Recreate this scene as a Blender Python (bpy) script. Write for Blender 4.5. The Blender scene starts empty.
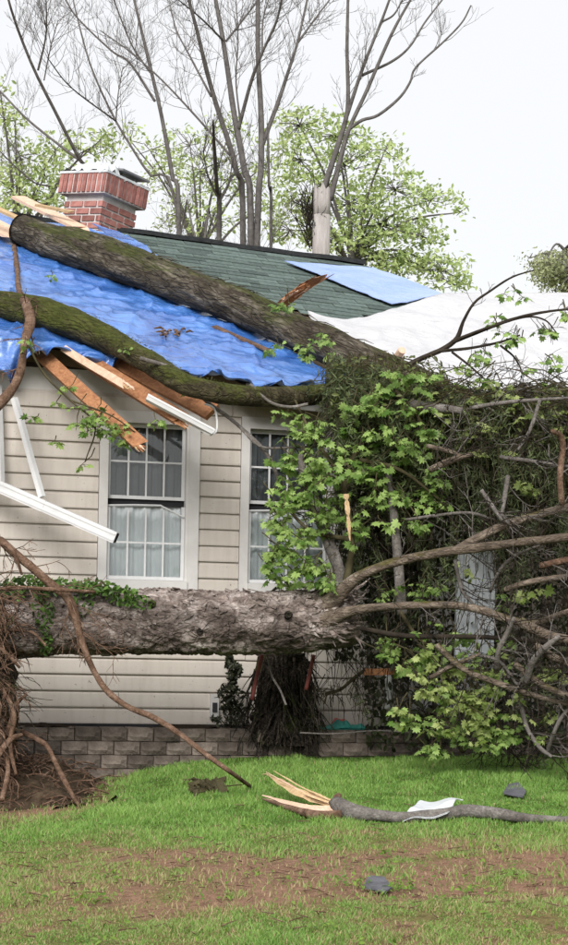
import bpy, math, random
import numpy as np
from mathutils import Vector, Matrix

random.seed(7)
rng = np.random.default_rng(7)
scene = bpy.context.scene
col = scene.collection

# ------------------------------------------------------------------ camera
F, CX, CY, CAMZ = 1800.0, 284.0, 640.0, 1.6      # focal length / principal point in photo pixels (568 x 945)
ROLL = math.radians(1.2)
CAM = np.array([0.0, 0.0, CAMZ])
RX = np.array([math.cos(ROLL), 0, math.sin(ROLL)])
UX = np.array([-math.sin(ROLL), 0, math.cos(ROLL)])
cd = bpy.data.cameras.new('camera'); cam = bpy.data.objects.new('camera', cd); col.objects.link(cam)
cd.sensor_fit = 'HORIZONTAL'; cd.sensor_width = 36.0; cd.lens = 36.0 * F / 568.0
cd.shift_y = (CY - 472.5) / 568.0
cd.clip_start = 0.1; cd.clip_end = 800.0
cam.matrix_world = Matrix(((RX[0], UX[0], 0, CAM[0]), (RX[1], UX[1], -1, CAM[1]), (RX[2], UX[2], 0, CAM[2]), (0, 0, 0, 1)))
scene.camera = cam

# ------------------------------------------------------------------ sky, sun, exposure
SUN_EL, SUN_AZ = math.radians(35), math.radians(192)     # azimuth clockwise from +Y
w = bpy.data.worlds.new('World'); scene.world = w; w.use_nodes = True
nt = w.node_tree; nt.nodes.clear()
sky = nt.nodes.new('ShaderNodeTexSky'); sky.sky_type = 'NISHITA'; sky.sun_disc = False
sky.sun_elevation = SUN_EL; sky.sun_rotation = SUN_AZ
sc_ = nt.nodes.new('ShaderNodeVectorMath'); sc_.operation = 'SCALE'; sc_.inputs['Scale'].default_value = 0.1
mx = nt.nodes.new('ShaderNodeMix'); mx.data_type = 'RGBA'
mx.inputs[0].default_value = 0.93
mx.inputs[7].default_value = (0.525, 0.525, 0.528, 1)
bg = nt.nodes.new('ShaderNodeBackground'); bg.inputs[1].default_value = 1.0
wo = nt.nodes.new('ShaderNodeOutputWorld')
nt.links.new(sky.outputs[0], sc_.inputs[0]); nt.links.new(sc_.outputs[0], mx.inputs[6])
nt.links.new(mx.outputs[2], bg.inputs[0]); nt.links.new(bg.outputs[0], wo.inputs[0])
sd = bpy.data.lights.new('sun', 'SUN'); sd.energy = 2.3; sd.angle = math.radians(32); sd.color = (1.0, 0.975, 0.945)
so = bpy.data.objects.new('sun', sd); col.objects.link(so)
to_sun = Vector((math.sin(SUN_AZ) * math.cos(SUN_EL), math.cos(SUN_AZ) * math.cos(SUN_EL), math.sin(SUN_EL)))
so.rotation_euler = to_sun.to_track_quat('Z', 'Y').to_euler()
so.location = (0, -5, 20)
vs = scene.view_settings
vs.view_transform = 'Standard'; vs.look = 'None'; vs.gamma = 1.0; vs.use_curve_mapping = False
vs.exposure = 0.92

# ------------------------------------------------------------------ maths helpers
def nrm(a):
    a = np.asarray(a, float); return a / (np.linalg.norm(a) + 1e-12)
def ray(u, v): return np.array([0, 1.0, 0]) + RX * ((u - CX) / F) + UX * ((CY - v) / F)
def P(u, v, Y): return CAM + ray(u, v) * Y
def hit(u, v, p0, n):
    d = ray(u, v); return CAM + d * (np.dot(p0 - CAM, n) / np.dot(d, n))
def sstep(a, b, x):
    t = np.clip((np.asarray(x, float) - a) / (b - a), 0, 1); return t * t * (3 - 2 * t)
def _h(i, j, k):
    h = (i.astype(np.int64) * 374761393 + j.astype(np.int64) * 668265263 + k.astype(np.int64) * 2147483647 + 1013904223)
    h = (h ^ (h >> 13)) * 1274126177 & 0x7fffffff
    h = (h ^ (h >> 16)) & 0xffff
    return h / 65535.0
def vnoise(p):
    p = np.asarray(p, float); i = np.floor(p).astype(np.int64); f = p - i; f = f * f * (3 - 2 * f)
    r = 0
    for a in (0, 1):
        for b in (0, 1):
            for c in (0, 1):
                wgt = (f[:, 0] if a else 1 - f[:, 0]) * (f[:, 1] if b else 1 - f[:, 1]) * (f[:, 2] if c else 1 - f[:, 2])
                r = r + wgt * _h(i[:, 0] + a, i[:, 1] + b, i[:, 2] + c)
    return r * 2 - 1
def fbm(p, oct=4, gain=0.5):
    p = np.asarray(p, float); s = 0; a = 1.0
    for o in range(oct):
        s = s + a * vnoise(p * (2.03 ** o) + 17.3 * o); a *= gain
    return s
def resample(pts, n):
    pts = np.asarray(pts, float)
    if len(pts) == 2: return pts[0] + (pts[1] - pts[0]) * np.linspace(0, 1, n)[:, None]
    ext = np.vstack([2 * pts[0] - pts[1], pts, 2 * pts[-1] - pts[-2]])
    seg = np.linalg.norm(np.diff(pts[:, :3], axis=0), axis=1); cum = np.concatenate([[0], np.cumsum(seg)])
    out = []
    for s in np.linspace(0, cum[-1], n):
        k = min(max(int(np.searchsorted(cum, s, side='right') - 1), 0), len(seg) - 1)
        t = (s - cum[k]) / (seg[k] + 1e-12)
        p0, p1, p2, p3 = ext[k:k + 4]
        out.append(0.5 * ((2 * p1) + (-p0 + p2) * t + (2 * p0 - 5 * p1 + 4 * p2 - p3) * t * t + (-p0 + 3 * p1 - 3 * p2 + p3) * t ** 3))
    return np.array(out)

# ------------------------------------------------------------------ mesh builder
TUBE = {}
def _tq(seg, m):
    an = np.linspace(0, 2 * math.pi, seg, endpoint=False); idx = np.arange(m * seg).reshape(m, seg); i0 = idx[:-1]; i1 = idx[1:]
    return np.cos(an), np.sin(an), np.stack([i0, np.roll(i0, -1, 1), np.roll(i1, -1, 1), i1], -1).reshape(-1, 4)
class MB:
    def __init__(s): s.V = []; s.F = []; s.C = []; s.n = 0
    def add(s, v, faces, c=None):
        v = np.asarray(v, float).reshape(-1, 3); s.V.append(v)
        for f in faces:
            f = np.asarray(f, np.int64)
            if f.size: s.F.append(f.reshape(-1, f.shape[-1]) + s.n)
        if c is not None: s.C.append(np.broadcast_to(np.asarray(c, float), (len(v), 3)))
        s.n += len(v)
    def box(s, c, ax, hs, c_=None):
        ax = [nrm(a) for a in ax]; v = []
        for i in (-1, 1):
            for j in (-1, 1):
                for k in (-1, 1):
                    v.append(np.asarray(c) + ax[0] * hs[0] * i + ax[1] * hs[1] * j + ax[2] * hs[2] * k)
        q = [[0, 1, 3, 2], [4, 6, 7, 5], [0, 4, 5, 1], [2, 3, 7, 6], [0, 2, 6, 4], [1, 5, 7, 3]]
        if np.dot(np.cross(ax[0], ax[1]), ax[2]) < 0: q = [f[::-1] for f in q]
        s.add(v, [np.array(q)], c_)
    def tube(s, pts, rad, seg=8, n=None, nz=0.0, nfreq=8.0, cap=True, c=None, stretch=1.0, rough_end=0.0):
        pts = np.asarray(pts, float); rad = np.broadcast_to(np.asarray(rad, float), (len(pts),))
        if n is not None:
            q = resample(np.hstack([pts, rad[:, None]]), n); pts = q[:, :3]; rad = np.maximum(q[:, 3], 1e-4)
        m = len(pts); T = np.gradient(pts, axis=0); T /= np.linalg.norm(T, axis=1)[:, None] + 1e-12
        a = nrm(np.cross(T[0], [0.31, 0.2, 0.93] if abs(T[0][2]) < 0.9 else [1, 0.1, 0]))
        if seg <= 5 and not nz and m <= 6:
            d = nrm(pts[-1] - pts[0]); a = nrm(a - d * np.dot(a, d)); b = np.array([d[1] * a[2] - d[2] * a[1], d[2] * a[0] - d[0] * a[2], d[0] * a[1] - d[1] * a[0]])
            ca, sa, Q = TUBE.get((seg, m)) or TUBE.setdefault((seg, m), _tq(seg, m))
            s.add((pts[:, None, :] + (ca[:, None] * a + sa[:, None] * b)[None] * rad[:, None, None]), [Q], c); return
        ang = np.linspace(0, 2 * math.pi, seg, endpoint=False); V = np.zeros((m, seg, 3))
        for i in range(m):
            a = nrm(a - T[i] * np.dot(a, T[i])); b = np.cross(T[i], a)
            V[i] = pts[i] + (np.cos(ang)[:, None] * a + np.sin(ang)[:, None] * b) * rad[i]
        if nz:
            D = V - pts[:, None, :]; R = np.linalg.norm(D, axis=2, keepdims=True)
            s_ = np.concatenate([[0], np.cumsum(np.linalg.norm(np.diff(pts, axis=0), axis=1))])
            cc = np.zeros((m, seg, 3)); cc[:, :, 0] = (s_ * nfreq / stretch)[:, None]
            cc[:, :, 1] = np.cos(ang) * R[:, :, 0] * nfreq; cc[:, :, 2] = np.sin(ang) * R[:, :, 0] * nfreq
            h = fbm(cc.reshape(-1, 3) + 5.1 * len(s.V), 4).reshape(m, seg, 1)
            V = pts[:, None, :] + D * (1 + nz * h)
        if rough_end:
            for e in (0, m - 1):
                sg = -1 if e == 0 else 1
                V[e] += T[e] * sg * rough_end * rng.uniform(-0.3, 1, (seg, 1))
        idx = np.arange(m * seg).reshape(m, seg); i0 = idx[:-1]; i1 = idx[1:]
        q = np.stack([i0, np.roll(i0, -1, 1), np.roll(i1, -1, 1), i1], -1).reshape(-1, 4)
        V = V.reshape(-1, 3); fs = [q]
        if cap:
            V = np.vstack([V, pts[0], pts[-1]]); k0, k1 = m * seg, m * seg + 1
            r0 = idx[0]; r1 = idx[-1]
            fs.append(np.stack([np.roll(r0, -1), r0, np.full(seg, k0)], -1))
            fs.append(np.stack([r1, np.roll(r1, -1), np.full(seg, k1)], -1))
        s.add(V, fs, c)
    def grid(s, G, c=None, flip=False):
        G = np.asarray(G); a, b = G.shape[:2]; idx = np.arange(a * b).reshape(a, b)
        q = np.stack([idx[:-1, :-1], idx[1:, :-1], idx[1:, 1:], idx[:-1, 1:]], -1).reshape(-1, 4)
        if flip: q = q[:, ::-1]
        s.add(G.reshape(-1, 3), [q], c)
    def mesh(s, name, origin=(0, 0, 0), smooth=False):
        V = np.vstack(s.V) - np.asarray(origin, float)
        me = bpy.data.meshes.new(name); me.vertices.add(len(V)); me.vertices.foreach_set('co', V.astype(np.float32).ravel())
        li = np.concatenate([f.ravel() for f in s.F]); lt = np.concatenate([np.full(len(f), f.shape[1]) for f in s.F])
        ls = np.concatenate([[0], np.cumsum(lt)[:-1]])
        me.loops.add(len(li)); me.loops.foreach_set('vertex_index', li.astype(np.int32))
        me.polygons.add(len(lt)); me.polygons.foreach_set('loop_start', ls.astype(np.int32)); me.polygons.foreach_set('loop_total', lt.astype(np.int32))
        me.polygons.foreach_set('use_smooth', np.full(len(lt), bool(smooth)))
        if s.C:
            C = np.vstack(s.C); at = me.color_attributes.new('Col', 'FLOAT_COLOR', 'POINT')
            at.data.foreach_set('color', np.hstack([C, np.ones((len(C), 1))]).astype(np.float32).ravel())
        me.update(calc_edges=True); me.validate(); return me
    def obj(s, name, mat, parent=None, smooth=False, kind=None, label=None):
        o_ = ORG.get(parent.name, np.zeros(3)) if parent else None
        if o_ is None:
            V = np.vstack(s.V); o_ = np.array([(V[:, 0].min() + V[:, 0].max()) / 2, (V[:, 1].min() + V[:, 1].max()) / 2, V[:, 2].min()])
        me = s.mesh(name, o_, smooth); ob = bpy.data.objects.new(name, me)
        me.materials.append(mat); col.objects.link(ob)
        if parent: ob.parent = parent
        else: ob.location = o_
        ORG[ob.name] = o_
        if kind: ob['kind'] = kind
        if label: ob['label'] = label
        return ob
ORG = {}
def thing(name, loc, label, cat, group=None):
    o = bpy.data.objects.new(name, None); col.objects.link(o); o.location = loc; o.empty_display_size = 0.1
    ORG[o.name] = np.array(loc, float); return tag(o, label, cat, group)
def tag(o, label, cat, group=None):
    o['label'] = label; o['category'] = cat
    if group: o['group'] = group
    return o
def inst(name, me, M, parent):
    """one piece sharing mesh data; M is its world matrix"""
    ob = bpy.data.objects.new(name, me); col.objects.link(ob); ob.parent = parent
    ob.matrix_basis = Matrix.Translation(Vector(-ORG[parent.name])) @ M
    return ob
def M4(o, x, y, z):
    return Matrix(((x[0], y[0], z[0], o[0]), (x[1], y[1], z[1], o[1]), (x[2], y[2], z[2], o[2]), (0, 0, 0, 1)))

# ------------------------------------------------------------------ frames of the house
YAW = math.radians(14)
EX = np.array([math.cos(YAW), math.sin(YAW), 0]); NF = np.array([math.sin(YAW), -math.cos(YAW), 0]); UP = np.array([0, 0, 1.0])
W0 = P(150, 640, 15.0); W0z = np.array([W0[0], W0[1], 0.0])
def wall(u, v, off=0.0):
    p = hit(u, v, W0 + NF * off, NF); return float(np.dot(p - W0, EX)), float(p[2])
def WP(s, z, o): return W0z + EX * s + NF * o + UP * z
# roof plane
Em = hit(200, 377, W0 + NF * 0.36, NF); R0 = hit(128, 233, W0 - NF * 4.4, NF); R1 = hit(365, 265, W0 - NF * 4.4, NF)
RA = nrm(R1 - R0); RN = nrm(np.cross(RA, Em - R0)); RN = RN if RN[2] > 0 else -RN; RB = nrm(np.cross(RN, RA)); RB = RB if RB[2] < 0 else -RB   # RB = down the slope
def roof(u, v, off=0.0): return hit(u, v, R0 + RN * off, RN)
def rp(a, b, off=0.0): return R0 + RA * a + RB * b + RN * off
def rab(p): return float(np.dot(p - R0, RA)), float(np.dot(p - R0, RB))
BE = rab(Em)[1]
def roof_dir(a, b): return nrm(roof(*b) - roof(*a))

# ------------------------------------------------------------------ materials
def lin(r, g, b):
    return tuple(((c / 255 + 0.055) / 1.055) ** 2.4 if c > 10 else c / 255 / 12.92 for c in (r, g, b)) + (1,)
class NT:
    def __init__(s, name, rough=0.8, spec=0.3):
        s.m = bpy.data.materials.new(name); s.m.use_nodes = True; s.t = s.m.node_tree
        s.b = s.t.nodes['Principled BSDF']; s.b.inputs['Roughness'].default_value = rough
        s.b.inputs['Specular IOR Level'].default_value = spec
    def n(s, ty, **kw):
        x = s.t.nodes.new('ShaderNode' + ty)
        for k, v in kw.items(): setattr(x, k, v)
        return x
    def l(s, a, b): s.t.links.new(a, b)
    def coord(s, which='Object', scale=(1, 1, 1)):
        tc = s.n('TexCoord'); mp = s.n('Mapping'); mp.inputs['Scale'].default_value = scale
        s.l(tc.outputs[which], mp.inputs[0]); return mp.outputs[0]
    def noise(s, vec, scale, detail=6, rough=0.6, dist=0.0):
        x = s.n('TexNoise'); x.inputs['Scale'].default_value = scale; x.inputs['Detail'].default_value = detail
        x.inputs['Roughness'].default_value = rough; x.inputs['Distortion'].default_value = dist; s.l(vec, x.inputs['Vector']); return x.outputs['Fac']
    def ramp(s, fac, stops):
        r = s.n('ValToRGB'); e = r.color_ramp.elements
        while len(e) < len(stops): e.new(0.5)
        for i, (p, c) in enumerate(stops): e[i].position = p; e[i].color = c if len(c) == 4 else tuple(c) + (1,)
        s.l(fac, r.inputs[0]); return r.outputs[0]
    def mix(s, fac, a, b, mode='MIX'):
        x = s.n('Mix'); x.data_type = 'RGBA'; x.blend_type = mode
        for i, q in ((0, fac), (6, a), (7, b)):
            if hasattr(q, 'is_linked'): s.l(q, x.inputs[i])
            else: x.inputs[i].default_value = q
        return x.outputs[2]
    def col(s, c):
        if hasattr(c, 'is_linked'): s.l(c, s.b.inputs['Base Color'])
        else: s.b.inputs['Base Color'].default_value = c
    def bump(s, h, strength=0.5, dist=0.01):
        x = s.n('Bump'); x.inputs['Strength'].default_value = strength; x.inputs['Distance'].default_value = dist
        s.l(h, x.inputs['Height']); s.l(x.outputs[0], s.b.inputs['Normal'])
    def rand(s, amt, c):
        """per-piece brightness variation"""
        oi = s.n('ObjectInfo'); mr = s.n('MapRange'); mr.inputs['To Min'].default_value = 1 - amt; mr.inputs['To Max'].default_value = 1 + amt
        s.l(oi.outputs['Random'], mr.inputs[0]); hv = s.n('HueSaturation'); s.l(mr.outputs[0], hv.inputs['Value'])
        if hasattr(c, 'is_linked'): s.l(c, hv.inputs['Color'])
        else: hv.inputs['Color'].default_value = c
        return hv.outputs[0]
    def hgt(s, a, b, k):
        x = s.n('Math', operation='MULTIPLY_ADD'); s.l(b, x.inputs[0]); x.inputs[1].default_value = k; s.l(a, x.inputs[2]); return x.outputs[0]

def m_siding():
    s = NT('vinyl_siding', 0.55, 0.3); v = s.coord('Object', (1, 1, 1)); g = s.n('NewGeometry')
    mp = s.n('Mapping'); mp.inputs['Scale'].default_value = (1, 1, 1); s.l(g.outputs['Position'], mp.inputs[0])
    a = s.noise(mp.outputs[0], 2.2, 6, 0.65); mp2 = s.n('Mapping'); mp2.inputs['Scale'].default_value = (14, 14, 1.2); s.l(g.outputs['Position'], mp2.inputs[0])
    b = s.noise(mp2.outputs[0], 1.0, 5, 0.6)
    c = s.ramp(a, [(0.3, (0.455, 0.412, 0.365)), (0.7, (0.525, 0.48, 0.428))])
    st = s.ramp(b, [(0.38, (0.72, 0.69, 0.66)), (0.55, (1, 1, 1))])
    c = s.mix(0.28, c, s.mix(1.0, c, st, 'MULTIPLY')); sp = s.noise(mp.outputs[0], 38, 2, 0.5)
    c = s.mix(s.ramp(sp, [(0.70, (0, 0, 0)), (0.76, (0.7, 0.7, 0.7))]), c, (0.10, 0.085, 0.06, 1))
    s.col(c); return s.m
def m_simple(name, c1, c2, scale=6, rough=0.6, spec=0.3, bump=0.2, dist=0.004, rnd=0.0, sc=(1, 1, 1)):
    s = NT(name, rough, spec); v = s.coord('Object', sc); a = s.noise(v, scale, 7, 0.65)
    c = s.ramp(a, [(0.3, c1), (0.7, c2)])
    if rnd: c = s.rand(rnd, c)
    s.col(c)
    if bump: s.bump(a, bump, dist)
    return s.m
def m_bark(name, dark, mid, light, moss=0.0, mossc=(0.05, 0.07, 0.012), scale=9, axis=None, stretch=0.3, bump=0.9, crk=1.0, patch=False):
    s = NT(name, 0.92, 0.15); v = s.coord('Object', (1, 1, 1))
    if axis is not None:
        ax = nrm(axis); dp = s.n('VectorMath', operation='DOT_PRODUCT'); s.l(v, dp.inputs[0]); dp.inputs[1].default_value = tuple(ax)
        ml = s.n('Math', operation='MULTIPLY'); ml.inputs[1].default_value = -(1 - stretch); s.l(dp.outputs['Value'], ml.inputs[0])
        sc0 = s.n('VectorMath', operation='SCALE'); sc0.inputs[0].default_value = tuple(ax); s.l(ml.outputs[0], sc0.inputs['Scale'])
        ad = s.n('VectorMath', operation='ADD'); s.l(v, ad.inputs[0]); s.l(sc0.outputs[0], ad.inputs[1]); v = ad.outputs[0]
    vo = s.n('TexVoronoi'); vo.feature = 'DISTANCE_TO_EDGE'; vo.inputs['Scale'].default_value = scale * 1.6
    a = s.noise(v, scale * 0.8, 8, 0.7, 0.3)
    va = s.n('VectorMath', operation='MULTIPLY_ADD'); va.inputs[1].default_value = (0.5 / scale * 4,) * 3
    nn = s.n('TexNoise'); nn.inputs['Scale'].default_value = scale; s.l(v, nn.inputs['Vector'])
    s.l(nn.outputs['Color'], va.inputs[0]); s.l(v, va.inputs[2]); s.l(va.outputs[0], vo.inputs['Vector'])
    crack = s.ramp(vo.outputs['Distance'], [(0.0, (0, 0, 0)), (0.16, (1, 1, 1))])
    base = s.ramp(a, [(0.28, dark), (0.5, mid), (0.72, light)])
    fine_ = s.noise(v, scale * 5, 5, 0.7); base = s.mix(1.0, base, s.ramp(fine_, [(0.3, (0.55,) * 3), (0.7, (1.35,) * 3)]), 'MULTIPLY')
    c = s.mix(crack, s.mix(0.7 * crk, base, dark + (1,)), base)
    if patch:
        pn_ = s.noise(s.coord('Object'), 2.6, 6, 0.65); c = s.mix(s.ramp(pn_, [(0.47, (0, 0, 0)), (0.60, (0.8, 0.8, 0.8))]), c, s.mix(0.75, c, dark + (1,)))
    if moss:
        b = s.noise(v, 3.5, 7, 0.7); g = s.n('NewGeometry'); sx = s.n('SeparateXYZ'); s.l(g.outputs['Normal'], sx.inputs[0])
        mm = s.n('Math', operation='MULTIPLY_ADD'); s.l(sx.outputs[2], mm.inputs[0]); mm.inputs[1].default_value = 0.10; s.l(b, mm.inputs[2])
        mk = s.ramp(mm.outputs[0], [(0.62 - moss * 0.3, (0, 0, 0)), (0.72 - moss * 0.3, (0.85, 0.85, 0.85))])
        fine = s.noise(v, 40, 4, 0.6)
        mc = s.ramp(fine, [(0.3, tuple(x * 0.5 for x in mossc)), (0.7, tuple(x * 1.7 for x in mossc))])
        c = s.mix(mk, c, mc)
    s.col(c); h = s.hgt(s.hgt(a, crack, 0.45 * crk), fine_, 0.3); s.bump(h, bump, 0.03); return s.m
def m_leaf(name, attr, c1=None, c2=None, trans=0.35, rnd=0.3):
    s = NT(name, 0.5, 0.35)
    if attr: a = s.n('Attribute', attribute_name='Col'); c = a.outputs['Color']
    else:
        oi = s.n('ObjectInfo'); c = s.ramp(oi.outputs['Random'], [(0.0, c1), (1.0, c2)])
    s.col(c); tr = s.n('BsdfTranslucent'); s.l(c, tr.inputs[0]); ms = s.n('MixShader'); ms.inputs[0].default_value = trans
    out = s.t.nodes['Material Output']; s.l(s.b.outputs[0], ms.inputs[1]); s.l(tr.outputs[0], ms.inputs[2]); s.l(ms.outputs[0], out.inputs[0]); return s.m
def m_tarp(name, c1, c2, rough=0.38, spec=0.5, coat=0.0):
    s = NT(name, rough, spec); s.b.inputs['Coat Weight'].default_value = coat; s.b.inputs['Coat Roughness'].default_value = 0.22; v = s.coord('Object'); a = s.noise(v, 2.0, 8, 0.65, 0.6); b = s.noise(s.coord('Object', (1, 4, 4)), 5, 6, 0.65, 0.8)
    s.col(s.ramp(a, [(0.3, c1), (0.7, c2)])); s.bump(s.hgt(a, b, 0.6), 0.8, 0.05); return s.m
def m_wood(name, c1, c2, rough=0.75):
    s = NT(name, rough, 0.2); v = s.coord('Object', (3, 3, 3)); a = s.noise(v, 5, 8, 0.7, 1.5); b = s.noise(v, 60, 3, 0.6)
    c = s.ramp(a, [(0.3, c1), (0.68, c2)]); s.col(s.rand(0.12, c)); s.bump(b, 0.4, 0.004); return s.m
def m_glass():
    s = NT('window_glass'); s.t.nodes.remove(s.b); g = s.n('BsdfGlossy'); g.inputs['Roughness'].default_value = 0.03
    tr = s.n('BsdfTransparent'); tr.inputs[0].default_value = (0.86, 0.9, 0.9, 1); fr = s.n('Fresnel'); fr.inputs[0].default_value = 1.55
    ms = s.n('MixShader'); mm = s.n('Math', operation='MULTIPLY_ADD'); mm.inputs[1].default_value = 1.0; mm.inputs[2].default_value = 0.05; s.l(fr.outputs[0], mm.inputs[0])
    v = s.coord('Object'); no = s.noise(v, 2.5, 2); bm = s.n('Bump'); bm.inputs['Strength'].default_value = 0.08; bm.inputs['Distance'].default_value = 0.01; s.l(no, bm.inputs['Height']); s.l(bm.outputs[0], g.inputs['Normal'])
    s.l(mm.outputs[0], ms.inputs[0]); s.l(tr.outputs[0], ms.inputs[1]); s.l(g.outputs[0], ms.inputs[2]); s.l(ms.outputs[0], s.t.nodes['Material Output'].inputs[0]); return s.m
def m_ground():
    s = NT('lawn_soil', 0.95, 0.1); a = s.n('Attribute', attribute_name='Col'); v = s.coord('Object'); n1 = s.noise(v, 18, 8, 0.7); n2 = s.noise(v, 90, 4, 0.6)
    c = s.mix(1.0, a.outputs['Color'], s.ramp(n1, [(0.3, (0.6, 0.58, 0.55)), (0.7, (1.25, 1.25, 1.25))]), 'MULTIPLY')
    c = s.mix(0.6, c, s.mix(1.0, c, s.ramp(n2, [(0.35, (0.5, 0.5, 0.5)), (0.65, (1.4, 1.4, 1.4))]), 'MULTIPLY'))
    s.col(c); s.bump(s.hgt(n1, n2, 0.4), 0.9, 0.03); return s.m

MT = dict(
    siding=m_siding(),
    trim=m_simple('window_trim', (0.50, 0.485, 0.465), (0.60, 0.585, 0.565), 5, 0.5),
    white=m_simple('white_vinyl', (0.54, 0.54, 0.545), (0.66, 0.66, 0.655), 6, 0.45),
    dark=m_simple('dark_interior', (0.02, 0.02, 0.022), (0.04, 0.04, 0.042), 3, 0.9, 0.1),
    curtain=m_simple('sheer_curtain', (0.66, 0.69, 0.70), (0.80, 0.82, 0.83), 4, 0.9, 0.1),
    blind=m_simple('dark_blind', (0.15, 0.155, 0.165), (0.23, 0.235, 0.25), 4, 0.8, 0.1),
    glass=m_glass(),
    shingle=m_simple('green_shingle', (0.060, 0.085, 0.077), (0.125, 0.155, 0.143), 30, 0.95, 0.1, 0.8, 0.006, 0.30),
    tar=m_simple('black_ridge', (0.012, 0.013, 0.014), (0.03, 0.032, 0.033), 20, 0.9, 0.1),
    deck=m_simple('roof_boards', (0.10, 0.075, 0.05), (0.2, 0.15, 0.1), 6, 0.9, 0.1),
    brick=m_simple('red_brick', (0.22, 0.085, 0.072), (0.38, 0.185, 0.16), 14, 0.9, 0.1, 0.5, 0.004, 0.35),
    mortar=m_simple('pale_mortar', (0.42, 0.38, 0.365), (0.58, 0.54, 0.52), 12, 0.95, 0.1, 0.5),
    cement=m_simple('cement_crown', (0.44, 0.46, 0.47), (0.66, 0.68, 0.69), 8, 0.9, 0.1, 0.5),
    flash=m_simple('dark_flashing', (0.12, 0.12, 0.125), (0.24, 0.24, 0.245), 8, 0.6, 0.3),
    block=m_simple('concrete_block', (0.070, 0.055, 0.045), (0.27, 0.225, 0.19), 7, 0.95, 0.1, 1.0, 0.05, 0.42),
    bed=m_simple('garden_soil', (0.018, 0.013, 0.009), (0.05, 0.036, 0.024), 20, 1.0, 0.05, 1.0, 0.04),
    tarp=m_tarp('blue_tarp', (0.014, 0.085, 0.36), (0.085, 0.25, 0.66), 0.26, 1.0, 0.8),  # light and dark blue noise stands in for sheen and fold shade
    tarp_pale=m_tarp('pale_blue_tarp', (0.20, 0.32, 0.66), (0.36, 0.47, 0.78), 0.30, 0.9),  # paler blue than the large tarp
    tarp2=m_tarp('white_tarp', (0.46, 0.46, 0.475), (0.60, 0.60, 0.615), 0.45, 0.4),
    teal=m_tarp('teal_plastic', (0.02, 0.20, 0.17), (0.04, 0.32, 0.26)),
    foil=m_tarp('silver_sheet', (0.60, 0.63, 0.66), (0.80, 0.82, 0.84), 0.3, 0.5),
    slate=m_simple('grey_scrap', (0.07, 0.07, 0.08), (0.14, 0.14, 0.155), 14, 0.9, 0.1, 0.5),
    red=m_simple('red_plastic', (0.35, 0.07, 0.06), (0.5, 0.14, 0.11), 9, 0.5),
    rafter=m_wood('orange_lumber', (0.20, 0.08, 0.036), (0.46, 0.225, 0.11)),
    pale=m_wood('split_wood', (0.34, 0.22, 0.11), (0.60, 0.44, 0.26)),
    pink=m_wood('torn_plywood', (0.52, 0.33, 0.22), (0.74, 0.55, 0.42)),
    bark_low=m_bark('flaky_bark', (0.035, 0.027, 0.022), (0.25, 0.20, 0.175), (0.68, 0.60, 0.56), 0.0, scale=11, axis=(1, .02, 0), stretch=0.5, crk=0.5, bump=1.0, patch=True),
    bark_top=m_bark('roof_log_bark', (0.018, 0.014, 0.010), (0.075, 0.062, 0.045), (0.27, 0.235, 0.19), 0.20, (0.045, 0.052, 0.014), 12, axis=roof_dir((22, 230), (440, 388)), stretch=0.28, crk=0.8),
    bark_moss=m_bark('mossy_bark', (0.014, 0.011, 0.007), (0.055, 0.047, 0.025), (0.14, 0.12, 0.07), 0.48, (0.050, 0.058, 0.012), 12, axis=roof_dir((0, 305), (250, 391)), stretch=0.35, crk=0.7),
    limb=m_bark('limb_bark', (0.05, 0.038, 0.028), (0.16, 0.125, 0.095), (0.38, 0.315, 0.255), 0.10, (0.07, 0.062, 0.015), 16, axis=(1, 0, .1), stretch=0.4, bump=0.8, crk=0.6),
    vine=m_bark('red_root_bark', (0.055, 0.032, 0.02), (0.15, 0.09, 0.06), (0.30, 0.205, 0.15), 0.0, scale=14, bump=0.5, crk=0.4),
    grey=m_bark('grey_branch_bark', (0.075, 0.066, 0.06), (0.15, 0.135, 0.122), (0.27, 0.25, 0.232), 0.0, scale=14, bump=0.5, crk=0.3),
    twig=m_simple('dark_twigs', (0.012, 0.010, 0.008), (0.050, 0.040, 0.030), 9, 0.9, 0.1, 0),
    twig2=m_simple('olive_twigs', (0.025, 0.022, 0.010), (0.095, 0.082, 0.045), 7, 0.9, 0.1, 0),
    far=m_simple('far_bark', (0.075, 0.068, 0.065), (0.16, 0.148, 0.14), 9, 0.95, 0.1, 0.8, 0.03),
    stub=m_simple('weathered_trunk', (0.26, 0.24, 0.225), (0.42, 0.39, 0.37), 4, 0.95, 0.1, 0.8, 0.03, 0, (6, 6, 0.6)),
    stump=m_bark('dark_stump_bark', (0.012, 0.010, 0.008), (0.045, 0.036, 0.028), (0.10, 0.08, 0.06), 0.1, scale=12),
    soil=m_simple('root_soil', (0.025, 0.018, 0.012), (0.105, 0.075, 0.05), 12, 1.0, 0.05, 1.0, 0.05),
    leafcol=m_leaf('leaf_cluster', True), leaf=m_leaf('maple_leaf', False, (0.080, 0.165, 0.022), (0.37, 0.51, 0.15), 0.45),
    leaf_y=m_leaf('pale_leaf', False, (0.15, 0.22, 0.04), (0.46, 0.53, 0.20), 0.45),
    grass=m_leaf('grass_blade', True, trans=0.3), ground=m_ground(),
)

ZB = wall(110, 723)[1]
RWO = 0.55                                                  # retaining wall stands this far before the house
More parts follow.
